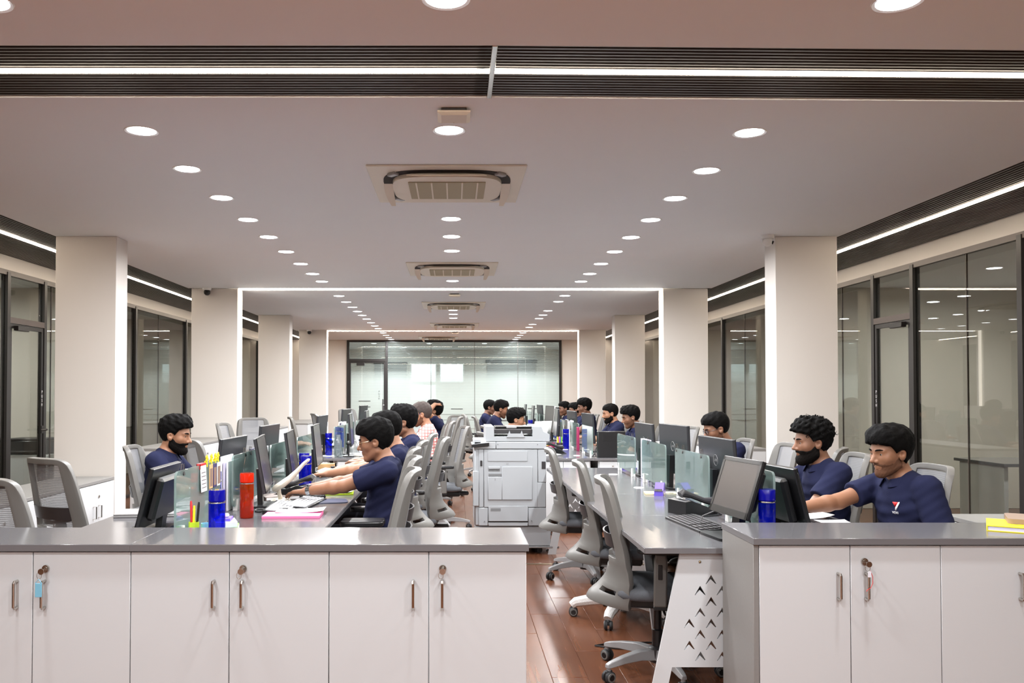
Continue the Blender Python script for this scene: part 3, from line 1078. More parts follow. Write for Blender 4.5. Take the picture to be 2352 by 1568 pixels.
def seat_mesh():
    mb = MB()
    n = 28
    rows = []
    for (k, zz) in ((.86, .405), (.97, .412), (1.0, .43), (.985, .452), (.93, .464), (.6, .468), (.2, .466)):
        rows.append([(k * .245 * math.copysign(abs(math.cos(a)) ** .45, math.cos(a)), .015 + k * .235 * math.copysign(abs(math.sin(a)) ** .45, math.sin(a)),
                      zz - (.018 if math.sin(a) > .8 and k > .8 and zz > .44 else 0)) for a in [2 * PI * i / n for i in range(n)]])
    V = [p for r in rows for p in r]
    Fs = []
    for j in range(len(rows) - 1):
        for i in range(n):
            i2 = (i + 1) % n
            Fs.append((j * n + i, j * n + i2, (j + 1) * n + i2, (j + 1) * n + i))
    Fs.append(tuple(range(n)))
    Fs.append(tuple((len(rows) - 1) * n + i for i in range(n)))
    mb.add(V, Fs)
    return mb.mesh('seat', 'fabric_grey', 60)


ARM = MB()
ARM.prism([(-.03, .40), (.032, .40), (.036, .62), (.03, .648), (-.02, .648), (-.026, .62)], 'x', -.018, .018)
ARM_ME = with_mods(ARM.mesh('arm_post', 'plastic_grey'), [('BEVEL', dict(width=.008, segments=2, limit_method='ANGLE', angle_limit=.6))])
ARM_BTN = bx(-.0205, .0205, -.008, .012, .53, .60, 'plastic_black', .002)
PAD = MB().prism(rounded(.085, .25, .035, 5), 'z', .648, .675).mesh('arm_pad', 'plastic_black')
PAD = with_mods(PAD, [('BEVEL', dict(width=.006, segments=2, limit_method='ANGLE', angle_limit=.6))])
PADTOP = MB().prism(rounded(.078, .243, .032, 5), 'z', .675, .678).mesh('arm_pad_top', 'plastic_dark')
BRK = bx(-.29, .29, -.03, .035, .385, .405, 'plastic_black', .004)
MECH = MB().box(-.10, .10, -.2, .12, .345, .40, .012).box(-.05, .05, -.30, -.15, .352, .392, .01).mesh('mechanism', 'plastic_black')
LEVER = MB().tube([(.08, .02, .37), (.2, .02, .365), (.26, .025, .36)], .006, 6).mesh('lever', 'plastic_black')
COL = MB().lathe([(.028, .10), (.028, .22), (.02, .225), (.02, .43)], 16).mesh('gas_column', 'plastic_black')
HUB = MB().lathe([(.0, .06), (.038, .06), (.05, .085), (.048, .13), (.03, .14), (0, .14)], 18).mesh('base_hub', 'plastic_dark')
LEG = MB()
lp = []
for (r, zc, w, h) in ((.035, .105, .030, .030), (.12, .112, .026, .026), (.22, .102, .021, .02), (.295, .088, .018, .015), (.318, .082, .014, .011)):
    lp.append([(r, -w, zc - h), (r, w, zc - h), (r, w * .75, zc + h * .75), (r, -w * .75, zc + h * .75)])
V = [p for q in lp for p in q]
Fs = [(0, 1, 2, 3), (16, 19, 18, 17)]
for j in range(4):
    for i in range(4):
        i2 = (i + 1) % 4
        Fs.append((j * 4 + i, j * 4 + i2, (j + 1) * 4 + i2, (j + 1) * 4 + i))
LEG.add(V, Fs)
LEG.cyl((.305, 0, .056), (.305, 0, .09), .011, .012, 10)
LEG_ME = with_mods(LEG.mesh('base_leg', 'plastic_silver', 50), [('BEVEL', dict(width=.005, segments=2, limit_method='ANGLE', angle_limit=.6))])
CASTER = MB().tube([(0, -.024, .029), (0, -.019, .029), (0, -.018, .029), (0, -.006, .029)], [.024, .029, .029, .028], 16).tube([(0, .006, .029), (0, .018, .029), (0, .019, .029), (0, .024, .029)], [.028, .029, .029, .024], 16).box(-.02, .02, -.01, .01, .03, .062, .006).mesh('caster', 'rubber')
CRING = MB().tube([(0, -.0262, .029), (0, -.0235, .029)], [.022, .024], 16).mesh('wheel_cap', 'plastic_grey')
CCAP = MB().tube([(0, -.0275, .029), (0, -.0255, .029)], [.014, .016], 14).mesh('wheel_hub', 'plastic_black')
LUMB = MB()
for s_ in (-1,):
    us2 = [-.76 + 1.52 * i / 10 for i in range(11)]
    a = [back_pt(u, .44) for u in us2]
    b = [back_pt(u, .54) for u in us2]
    LUMB.add([(x, y - .012, z) for x, y, z in a] + [(x, y - .012, z) for x, y, z in b] + [(x, y - .020, z) for x, y, z in a] + [(x, y - .020, z) for x, y, z in b],
             [(i, i + 1, 11 + i + 1, 11 + i) for i in range(10)] + [(22 + i, 33 + i, 33 + i + 1, 22 + i + 1) for i in range(10)] + [(i, 22 + i, 22 + i + 1, i + 1) for i in range(10)] + [(11 + i, 11 + i + 1, 33 + i + 1, 33 + i) for i in range(10)])
LUMB_ME = LUMB.mesh('lumbar_band', 'plastic_dark')

SEAT = seat_mesh()


def chair_proto(star=0.0, wrapped=False):
    pr = [('seat', SEAT, None, (0, 0, 0), (0, 0, 0), 0),
          ('back_frame', BACK, None, (0, 0, 0), (0, 0, 0), 1),
          ('mesh_panel', BMESH, 1, (0, 0, 0), (0, 0, 0)),
          ('lumbar_band', LUMB_ME, 1, (0, 0, 0), (0, 0, 0)),
          ('mechanism', MECH, None, (0, 0, 0), (0, 0, 0), 0),
          ('lever', LEVER, 4, (0, 0, 0), (0, 0, 0)),
          ('arm_bracket', BRK, None, (0, 0, 0), (0, 0, 0), 0),
          ('gas_column', COL, None, (0, 0, 0), (0, 0, 0), 0),
          ('gas_column', COL, None, (0, 0, 0), (0, 0, 0), 1),
          ('base_hub', HUB, None, (0, 0, 0), (0, 0, 0), 0)]
    pr.pop(8)
    for s in (-1, 1):
        k = len(pr)
        pr.append(('armrest', ARM_ME, None, (s * .275, .0, 0), (0, 0, 0), 0))
        pr.append(('arm_button', ARM_BTN, k, (0, 0, 0), (0, 0, 0)))
        pr.append(('arm_pad', PAD, k, (-s * .01, .02, 0), (0, 0, 0)))
        pr.append(('arm_pad_top', PADTOP, k, (-s * .01, .02, 0), (0, 0, 0)))
    for i in range(5):
        a = star + 2 * PI * i / 5
        k = len(pr)
        pr.append(('base_leg', LEG_ME, None, (0, 0, 0), (0, 0, a), 0))
        k2 = len(pr)
        ca = a + rnd.uniform(-1.2, 1.2)
        pr.append(('caster', CASTER, None, (.305 * math.cos(a), .305 * math.sin(a), 0), (0, 0, ca), 0))
        for rr_ in (0, PI):
            pr.append(('wheel_cap', CRING, k2, (0, 0, 0), (0, 0, rr_)))
            pr.append(('wheel_hub', CCAP, k2, (0, 0, 0), (0, 0, rr_)))
        if wrapped and i in wrapped:
            wr = MB().tube([(.09, 0, .112), (.16, 0, .11), (.23, 0, .1), (.29, 0, .088), (.315, 0, .068)], [.03, .036, .034, .031, .026], 10).mesh('w', 'bubble')
            pr.append(('plastic_wrap', wr, k, (0, 0, 0), (0, 0, 0)))
    return pr


def chair(x, y, face, label, dz=.07, star=None, wrapped=False, tilt=0.0):
    """face: direction in degrees the sitter would look (0 = +Y, 90 = -X, -90 = +X)"""
    st = rnd.uniform(0, 1.2) if star is None else star
    return place(chair_proto(st, wrapped), 'office_chair', label, 'chair', (x, y, 0), math.radians(face), 'grey mesh office chairs', dz=dz)


# ------------------------------------------------------------------ desks
ZD, TD = .75, .025
MODL = .965
RX = (.808, 1.41, 2.01)       # near edge, screen line, outer edge of the right desks
LXX = (-.635, -1.235, -1.835)
CHEV = [(0, .024), (-.024, -.016), (-.0205, -.0165), (0, .004), (.0205, -.0165), (.024, -.016)]


def leg_panel_mesh(zt, w_top, w_bot, wid, mirror=False):
    """white trapezoid leg plate with chevron holes; front view in x,z, sloped at the aisle side"""
    def xl(z):
        return w_top * z / zt
    outer = [(xl(0), 0), (xl(0) + .068, 0), (xl(.235) + .068, .235), (wid, .235), (wid, zt), (xl(zt), zt)]
    holes = []
    for r in range(8):
        for c in range(7):
            cx = .10 + c * .094 + (0 if r % 2 else .047)
            cz_ = .278 + r * .0467
            if cx - .024 < xl(cz_) + .07 or cx + .026 > wid - .03:
                continue
            holes.append([(cx + a, cz_ + b) for a, b in CHEV])
    verts = [Vector(p) for p in outer]
    faces = [list(range(len(outer)))]
    for h in holes:
        o = len(verts)
        verts += [Vector(p) for p in h]
        faces.append(list(range(o, o + len(h))))
    vo, eo, fo, ov, oe, of = delaunay_2d_cdt(verts, [], faces, 1, 1e-5)
    def inside(p, poly):
        c = False
        for i in range(len(poly)):
            (x1, y1), (x2, y2) = poly[i - 1], poly[i]
            if (y1 > p[1]) != (y2 > p[1]) and p[0] < (x2 - x1) * (p[1] - y1) / (y2 - y1) + x1:
                c = not c
        return c
    keep = []
    for f in fo:
        cc = (sum(vo[i].x for i in f) / len(f), sum(vo[i].y for i in f) / len(f))
        if inside(cc, outer) and not any(inside(cc, h) for h in holes):
            keep.append(f)
    mb = MB()
    sx = -1 if mirror else 1
    mb.add([(sx * v.x, 0, v.y) for v in vo], keep)
    me = mb.mesh('leg_plate', 'white_laminate', smooth=0)
    return with_mods(me, [('SOLIDIFY', dict(thickness=.012, offset=0))])


LEGP = {s: leg_panel_mesh(ZD - TD - .005, .155, 0, .56, s) for s in (False, True)}
GROM = MB().lathe([(0, .0), (.036, .0), (.036, .003), (.03, .005), (0, .005)], 22).mesh('grommet', 'white_plastic')


def desk(x3, y0, y1, label, first=False, last=False, side='right', cab=False):
    xa, xm, xb = x3
    s = 1 if xb > xa else -1
    t = thing('desk', label, 'desk', (xm, (y0 + y1) / 2, 0), 0, 'desks of the %s rows' % side)
    L = (y1 - y0) / 2
    w = abs(xm - xa)
    for q, sg in enumerate((-s, s)):
        a, b = sorted((0, sg * w))
        o = obj('desktop', bx(a + .0008, b - .0008, -L + .0008, L - .0008, ZD - TD, ZD, 'grey_laminate', .0015), t)
        obj('edge_band', MB().box(sg * w, sg * (w + .001), -L + .001, L - .001, ZD - TD + .001, ZD - .0025).mesh('eb', 'grey_edge', smooth=0), o)
        if first:
            obj('end_band', bx(a + .001, b - .001, -L - .001, -L + .001, ZD - TD + .001, ZD - .0025, 'grey_edge'), o)
        obj('grommet', GROM, o, (sg * .13, -.12, ZD - .001))
    obj('cable_tray', bx(-.09, .09, -L + .02, L - .02, .60, .63, 'plastic_dark'), t)
    for q in range(2):
        yy = -L + .04 if q == 0 else L - .04
        if not ((first and q == 0) or (last and q == 1)):
            if q == 0:
                continue
        for sg in (-s, s):
            o = obj('leg_frame', LEGP[sg > 0], t, (sg * (w - .004), yy, 0)) if (first or last) and q == (0 if first else 1) else \
                obj('leg_frame', MB().prism([(sg * (w - .30), 0), (sg * (w - .26), 0), (sg * (w - .18), ZD - TD), (sg * (w - .22), ZD - TD)], 'y', yy - .012, yy + .012).mesh('lf', 'white_laminate', smooth=0), t)
            if (first or last) and q == (0 if first else 1):
                obj('screw', MB().ball((0, 0, 0), .006, 8, 5).mesh('sc', 'brass'), o, ((-1 if sg > 0 else 1) * .24, -.008, ZD - TD - .04))
    if cab:
        for sg in (-s, s):
            for k in range(1):
                a, b = sorted((sg * .05, sg * (w - .02)))
                c = obj('modesty_cabinet', bx(a, b, -L + .03, -L + .42, .05, ZD - TD, 'white_laminate', .002), t)
                for q in range(2):
                    m0 = a + (b - a) * q / 2
                    obj('drawer_front', bx(m0 + .002, m0 + (b - a) / 2 - .002, -L + .012, -L + .03, .06, ZD - TD - .01, 'white_laminate', .001), c)
                    obj('knob', MB().ball((0, 0, 0), .008, 8, 5).mesh('kn', 'chrome'), c, (m0 + (b - a) * .25, -L + .006, ZD - TD - .05))
    return t


PANE = MB().prism(rounded(.71, .285, .03, 4), 'x', -.005, .005).mesh('pane', 'glass_desk')
CLAMP = MB().prism([(-.012, 0), (.012, 0), (.006, .06), (-.006, .06)], 'y', -.014, .014).mesh('clamp', 'white_plastic')
# wider clamp foot
CLAMP = MB().prism([(-.026, 0), (.026, 0), (.012, .062), (-.012, .062)], 'x', -.013, .013).mesh('clamp', 'white_plastic')
CLIPM = MB().prism([(-.009, -.011), (.009, -.011), (.003, .012), (-.003, .012)], 'y', -.012, .012).mesh('binder_clip', 'plastic_black')
CLIPW = MB().tube([(-.006, -.008, 0), (-.004, -.006, .028), (-.004, .006, .028), (-.006, .008, 0)], .001, 5).tube([(.006, -.008, 0), (.004, -.006, .028), (.004, .006, .028), (.006, .008, 0)], .001, 5).mesh('wire', 'chrome')


def screen(x, yc, label, clips=()):
    t = thing('glass_screen', label, 'desk screen', (x, yc, ZD), 0, 'glass desk screens')
    p = obj('pane', PANE, t, (0, 0, .025 + .1425))
    for yy in (-.27, .27):
        obj('clamp', CLAMP, t, (0, yy, 0))
    return t


def binder_clip(x, y, label):
    c = thing('binder_clip', label, 'clip', (x, y, ZD + .31), 0, 'binder clips on the glass screens')
    obj('jaw', CLIPM, c, (0, 0, -.012))
    obj('wire', CLIPW, c)


NM = ('closest to the viewer', 'second from the front', 'third from the front', 'fourth from the front', 'fifth from the front', 'sixth from the front', 'seventh from the front', 'eighth from the front', 'ninth from the front')
G1 = 3.63
for sd, x3 in (('right', RX), ('left', LXX)):
    for i in range(4):
        desk(x3, G1 + i * MODL, G1 + (i + 1) * MODL, 'grey double desk in the near %s row, %s' % (sd, NM[i]), i == 0, i == 3, sd)
        if not (sd == 'left' and i > 3):
            screen(x3[1], G1 + (i + .5) * MODL, 'frosted glass desk screen on the near %s row, %s' % (sd, NM[i]))
    G2 = 8.58
    for i in range(9):
        desk(x3, G2 + i * MODL, G2 + (i + 1) * MODL, 'grey double desk in the far %s row, %s' % (sd, NM[i]), i == 0, i == 8, sd, cab=(i == 0))
        screen(x3[1], G2 + (i + .5) * MODL, 'frosted glass desk screen on the far %s row, %s' % (sd, NM[i]))
for k, (x, y) in enumerate(((1.41, 5.40), (1.41, 5.25), (1.41, 4.86), (1.41, 4.0), (1.41, 6.75), (1.41, 6.2))):
    binder_clip(x, y, 'black binder clip on a right row glass screen, %s' % ('far corner of the second screen', 'beside the corner of the second screen', 'near end of the second screen', 'closest screen by the tilted monitor', 'fourth screen', 'third screen')[k])
for k, (x, y) in enumerate(((-1.235, 3.86), (-1.235, 5.0), (-1.235, 5.13))):
    binder_clip(x, y, 'black binder clip on a left row glass screen, %s' % ('closest screen near its corner', 'second screen over white papers', 'second screen far end')[k])

# ------------------------------------------------------------------ chairs round the desks
CH_R = [   # aisle side of the right desks, facing +X
    (1.02, 4.30, -101, 'empty grey mesh office chair closest to the viewer, at the right desk aisle side', .0, .35, False),
    (1.05, 5.35, -99, 'empty grey mesh chair at the right desk with legs in bubble wrap', -.0, 2.2, (0, 1, 2, 3, 4)),
    (1.00, 6.55, -97, 'empty grey mesh chair beside the copier, third along the right desk', .0, .2, False),
    (.62, 10.3, -90, 'grey mesh chair under the man with glasses behind the copier', .03, None, False),
    (.55, 12.3, -90, 'grey mesh chair under the man sitting upright beyond the copier', .03, None, False),
    (.42, 14.6, -85, 'grey mesh chair under the farthest man on the right desks aisle side', .03, None, False),
    (.55, 9.3, -80, 'grey mesh chair just behind the copier', .0, None, False),
]
CH_RO = [  # outer side of the right desks, facing -X
    (2.11, 4.22, 90, 'grey mesh chair of the man with a logo on his shirt, right front', .07, None, False),
    (2.12, 5.05, 84, 'grey mesh chair of the man with wild curly hair, showing beside his shoulder', .07, None, False),
    (2.10, 6.02, 90, 'empty grey mesh chair in front of the first right pillar, past the curly haired man', .07, None, False),
    (2.13, 6.98, 90, 'grey mesh chair of the man with glasses on the right', .05, None, False),
    (2.78, 6.75, 60, 'small empty grey chair by the right glass, beside the first right pillar', .0, None, False),
    (2.25, 8.95, 92, 'empty grey mesh chair at the near end of the far right row', .07, None, False),
    (2.22, 10.1, 90, 'grey mesh chair of the man looking down, far right row', .05, None, False),
    (2.12, 11.0, 88, 'empty grey mesh chair between the two bearded men, far right row', .07, None, False),
    (2.22, 11.96, 90, 'grey mesh chair of the bearded man, far right row', .05, None, False),
    (2.22, 13.9, 90, 'grey mesh chair of the tallest man, far right row', .05, None, False),
    (2.22, 14.9, 90, 'grey mesh chair of the second last man, far right row', .05, None, False),
    (2.22, 16.1, 90, 'grey mesh chair of the last man, far right row', .05, None, False),
]
CH_L = [   # aisle side of the left desks, facing -X
    (-.47, 4.00, 94, 'empty grey mesh chair closest on the left aisle side, partly behind the worktop', .07, 2.6, False),
    (-.49, 4.61, 95, 'empty grey mesh chair squeezed behind the closest one on the left aisle side', .08, 2.5, False),
    (-.52, 5.22, 92, 'grey mesh chair of the man with thin metal glasses', .09, 2.4, False),
    (-.35, 6.64, 94, 'empty grey mesh chair pushed into the aisle, its horn base showing', .08, 2.4, False),
    (-.50, 6.03, 92, 'grey mesh chair of the man hidden behind the man in glasses', .07, None, False),
    (-.46, 7.28, 90, 'grey mesh chair of the third man on the left aisle side', .05, None, False),
    (-.30, 9.5, 92, 'grey mesh chair of the man in the checked shirt', .07, None, False),
    (-.16, 8.8, 100, 'grey mesh chair turned in the aisle beside the checked shirt', .08, None, False),
    (-.20, 11.6, 90, 'grey mesh chair of the person with a hand on the head', .07, None, False),
    (-.12, 13.2, 140, 'empty grey chair turned away near the far glass', .07, None, False),
    (-.36, 10.6, 95, 'empty grey chair behind the checked shirt', .04, None, False),
]
CH_LO = [  # outer side of the left desks, facing +X
    (-1.93, 4.02, -33, 'empty grey mesh chair closest on the far left, cut by the picture edge', .05, None, False),
    (-2.10, 4.88, -33, 'empty grey mesh chair in front of the low cabinet, second on the far left', .07, None, False),
    (-1.93, 5.80, -82, 'grey mesh chair of the bearded man on the left', .07, None, False),
    (-1.84, 6.72, -52, 'empty grey mesh chair beyond the bearded man on the left', .07, None, False),
    (-2.25, 9.15, -95, 'empty grey chair by the second left pillar, seen edge on', .10, None, False),
    (-2.35, 10.2, -150, 'empty grey chair facing away between the second and third left pillars', .12, None, False),
    (-2.05, 12.0, -80, 'empty grey chair before the third left pillar', .09, None, False),
    (-2.0, 13.6, -70, 'empty grey chair half hidden by monitors on the far left row', .10, None, False),
    (-1.9, 16.0, -140, 'empty grey chair at the far end of the left row', .12, None, False),
]
# seats raised on their gas column where taller sitters use them
SEAT_UP = [(-.50, 6.03, .02), (-.46, 7.28, .03), (-.30, 9.5, .04), (-.20, 11.6, .03), (.55, 12.3, .06), (.42, 14.6, .03), (2.22, 13.9, .05)]
for lst in (CH_R, CH_RO, CH_L, CH_LO):
    for (x, y, f, lab, dz, st, wr) in lst:
        c = chair(x, y, f, lab, dz, st, wr)
        for (qx, qy, sz) in SEAT_UP:
            if math.hypot(qx - x, qy - y) < .3:
                for ch in c.children:
                    if ch.name.split('.')[0] in ('seat', 'back_frame', 'mechanism', 'arm_bracket', 'armrest'):
                        ch.location.z += sz

# ------------------------------------------------------------------ people (implicit surfaces turned into one mesh per body)
def smin(a, b, k):
    h = np.maximum(k - np.abs(a - b), 0) / k
    return np.minimum(a, b) - h * h * k * .25


def smax(a, b, k):
    return -smin(-a, -b, k)


def ell(x, y, z, c, r):
    a, b, d = (x - c[0]) / r[0], (y - c[1]) / r[1], (z - c[2]) / r[2]
    k0 = np.sqrt(a * a + b * b + d * d)
    k1 = np.sqrt((a / r[0]) ** 2 + (b / r[1]) ** 2 + (d / r[2]) ** 2)
    return k0 * (k0 - 1) / np.maximum(k1, 1e-6)


def ball_d(x, y, z, c, r):
    return np.sqrt((x - c[0]) ** 2 + (y - c[1]) ** 2 + (z - c[2]) ** 2) - r


def cap(x, y, z, a, b, ra, rb):
    ab = [b[i] - a[i] for i in range(3)]
    L = max(sum(q * q for q in ab), 1e-9)
    px, py, pz = x - a[0], y - a[1], z - a[2]
    t = np.clip((px * ab[0] + py * ab[1] + pz * ab[2]) / L, 0, 1)
    return np.sqrt((px - t * ab[0]) ** 2 + (py - t * ab[1]) ** 2 + (pz - t * ab[2]) ** 2) - (ra + (rb - ra) * t)


class SDF:
    def __init__(s, lo, hi, h):
        s.h = h
        s.ax = [np.arange(lo[i], hi[i] + h, h, dtype=np.float32) for i in range(3)]
        s.D = np.full([len(a) for a in s.ax], 1.0, dtype=np.float32)

    def sl(s, lo, hi):
        r = []
        for i in range(3):
            i0, i1 = np.searchsorted(s.ax[i], [lo[i], hi[i]])
            r.append(slice(max(0, i0 - 1), min(len(s.ax[i]), i1 + 1)))
        return tuple(r)

    def grid(s, sl):
        return s.ax[0][sl[0]][:, None, None], s.ax[1][sl[1]][None, :, None], s.ax[2][sl[2]][None, None, :]

    def put(s, fn, lo, hi, k, op='u'):
        sl = s.sl(lo, hi)
        if any(q.stop <= q.start for q in sl):
            return
        d = fn(*s.grid(sl))
        if op == 'u':
            s.D[sl] = smin(s.D[sl], d, k)
        else:
            s.D[sl] = smax(s.D[sl], -d, k)

    def cap(s, a, b, ra, rb, k=.02):
        m = max(ra, rb) + k + s.h * 2
        lo = [min(a[i], b[i]) - m for i in range(3)]
        hi = [max(a[i], b[i]) + m for i in range(3)]
        s.put(lambda x, y, z: cap(x, y, z, a, b, ra, rb), lo, hi, k)

    def mesh(s, name, m, smooth=True):
        D, h = s.D, s.h
        D = np.pad(D, 1, constant_values=1.0)
        ins = D < 0
        nx, ny, nz = [n - 1 for n in D.shape]
        cnt = np.zeros((nx, ny, nz), np.int8)
        offs = [(i, j, k) for i in (0, 1) for j in (0, 1) for k in (0, 1)]
        for (i, j, k) in offs:
            cnt += ins[i:i + nx, j:j + ny, k:k + nz]
        act = (cnt > 0) & (cnt < 8)
        ci = np.argwhere(act)
        idx = np.full(act.shape, -1, np.int32)
        idx[act] = np.arange(len(ci))
        val = np.stack([D[ci[:, 0] + i, ci[:, 1] + j, ci[:, 2] + k] for (i, j, k) in offs], 1)
        P = np.zeros((len(ci), 3))
        N = np.zeros(len(ci))
        for a in range(8):
            for ax in range(3):
                if offs[a][ax] == 0:
                    ob = list(offs[a])
                    ob[ax] = 1
                    b = offs.index(tuple(ob))
                    va, vb = val[:, a], val[:, b]
                    cr = (va < 0) != (vb < 0)
                    t = np.where(cr, va / np.where(cr, va - vb, 1), 0)
                    p = np.array(offs[a], float)[None, :].repeat(len(ci), 0)
                    p[:, ax] += t
                    P[cr] += p[cr]
                    N[cr] += 1
        P = P / N[:, None] + ci - 1
        org = np.array([a[0] for a in s.ax])
        P = P * h + org
        F = []
        for ax in range(3):
            b, c = (ax + 1) % 3, (ax + 2) % 3
            i0 = ins
            sa = [slice(None)] * 3
            sb = [slice(None)] * 3
            sa[ax], sb[ax] = slice(0, -1), slice(1, None)
            ch = ins[tuple(sa)] != ins[tuple(sb)]
            e = np.argwhere(ch)
            ok = (e[:, b] > 0) & (e[:, c] > 0) & (e[:, b] < D.shape[b] - 1) & (e[:, c] < D.shape[c] - 1)
            e = e[ok]
            q = []
            for (db, dc) in ((-1, -1), (0, -1), (0, 0), (-1, 0)):
                f = e.copy()
                f[:, b] += db
                f[:, c] += dc
                q.append(idx[f[:, 0], f[:, 1], f[:, 2]])
            q = np.stack(q, 1)
            fl = ~ins[e[:, 0], e[:, 1], e[:, 2]]
            q[fl] = q[fl][:, ::-1]
            F.append(q)
        F = np.concatenate(F)
        F = F[(F >= 0).all(1)]
        me = bpy.data.meshes.new(name)
        me.vertices.add(len(P))
        me.vertices.foreach_set('co', P.astype(np.float32).ravel())
        me.loops.add(len(F) * 4)
        me.loops.foreach_set('vertex_index', F.astype(np.int32).ravel())
        me.polygons.add(len(F))
        me.polygons.foreach_set('loop_start', np.arange(len(F), dtype=np.int32) * 4)
        me.polygons.foreach_set('use_smooth', np.ones(len(F), bool))
        me.update()
        me.validate()
        me.materials.append(MATS[m])
        return me


def head_base(x, y, z):
    ax = np.abs(x)
    d = ell(x, y, z, (0, -.008, .142), (.075, .097, .088))
    d = smin(d, ell(x, y, z, (0, .030, .085), (.058, .064, .082)), .03)
    d = smin(d, cap(ax, y, z, (.046, .0, .052), (.016, .066, .018), .020, .017), .02)
    d = smin(d, ball_d(x, y, z, (0, .072, .018), .021), .02)
    d = smin(d, ball_d(ax, y, z, (.042, .057, .092), .019), .025)
    return d


def head_full(x, y, z):
    ax = np.abs(x)
    d = head_base(x, y, z)
    d = smin(d, cap(ax, y, z, (.012, .085, .131), (.044, .072, .133), .010, .009), .012)
    d = smax(d, -ball_d(ax, y, z, (.032, .1, .116), .017), .012)
    d = smin(d, cap(ax, y, z, (.021, .0805, .1222), (.043, .0735, .1212), .0055, .005), .004)
    d = smin(d, cap(x, y, z, (0, .086, .122), (0, .112, .085), .0075, .0105), .010)
    d = smin(d, ball_d(ax, y, z, (.012, .098, .080), .0085), .008)
    d = smin(d, cap(ax, y, z, (0, .0925, .0578), (.021, .081, .0545), .0062, .004), .005)
    d = smin(d, cap(ax, y, z, (0, .091, .0465), (.017, .082, .0495), .0072, .005), .005)
    e = ell(ax, y - (z - .108) * -.15, z, (.076, -.006, .107), (.011, .020, .033))
    e = smax(e, -ball_d(ax, y, z, (.088, .001, .108), .011), .006)
    d = smin(d, e, .007)
    return d


def hair_fn(st):
    hl_y = np.array([-.14, -.06, -.03, -.012, .012, .028, .045, .07, .12])
    hl_z = np.array([.028, .042, .070, .088, .088, .128, .158, .172, .186]) + st.get('shift', 0)

    def f(x, y, z):
        ax = np.abs(x)
        up = np.clip((z - .12) / .09, 0, 1)
        t = st['side'] * (1 - up) + st['top'] * up + st.get('quiff', 0) * np.exp(-((y - .065) / .04) ** 2) * up
        fr, am = st.get('freq', 110), st.get('amp', .002)
        n = np.sin(x * fr + 1.3) * np.sin(y * fr * 1.1 + .4) + .7 * np.sin(z * fr * 1.3 + y * fr * .6) * np.sin(x * fr * .8 + 2)
        n2 = np.sin(x * 310 + 5 * np.sin(y * 60)) * np.sin(y * 190 + z * 240)
        d = head_base(x, y, z) - t - am * n * (.3 + .7 * up) - .0011 * n2
        zl = np.interp(y, hl_y, hl_z).astype(np.float32) + .004 * np.sin(x * 160)
        d = smax(d, (zl - z) * .8, .008)
        d = np.maximum(d, .026 - ball_d(ax, y, z, (.082, .002, .104), 0))
        return d
    return f


def beard_fn(tb):
    def f(x, y, z):
        ax = np.abs(x)
        zu = np.interp(y, [-.04, -.012, .01, .035, .06, .075, .12], [.12, .115, .098, .072, .066, .071, .073]).astype(np.float32)
        t = tb * (.55 + .75 * np.clip((.055 - z) / .06, 0, 1)) + .0012 * np.sin(x * 300) * np.sin(y * 280 + z * 300)
        d = head_base(x, y, z) - t
        d = smax(d, (z - zu) * .8, .006)
        d = smax(d, (-.012 - y), .008)
        d = np.maximum(d, (-.022 - z))
        m = np.sqrt((ax / .022) ** 2 + ((z - .0515) / .0105) ** 2 + np.clip((.07 - y) / .01, 0, 9) ** 2) - 1
        d = np.maximum(d, -m * .009)
        mo = cap(ax, y, z, (.004, .0935, .0665), (.026, .080, .059), .0045 + tb * .3, .004)
        return smin(d, mo, .006)
    return f


def rotm(pitch, yaw, roll):
    return (Matrix.Rotation(yaw, 3, 'Z') @ Matrix.Rotation(-pitch, 3, 'X') @ Matrix.Rotation(roll, 3, 'Y'))


def ik(S, W, l1, l2, pole):
    S, W = Vector(S), Vector(W)
    d = W - S
    L = min(d.length, (l1 + l2) * .995)
    d.normalize()
    W = S + d * L
    a = math.acos(max(-1, min(1, (l1 * l1 + L * L - l2 * l2) / (2 * l1 * L))))
    p = Vector(pole)
    p = (p - d * p.dot(d)).normalized()
    E = S + d * (math.cos(a) * l1) + p * (math.sin(a) * l1)
    return E, W


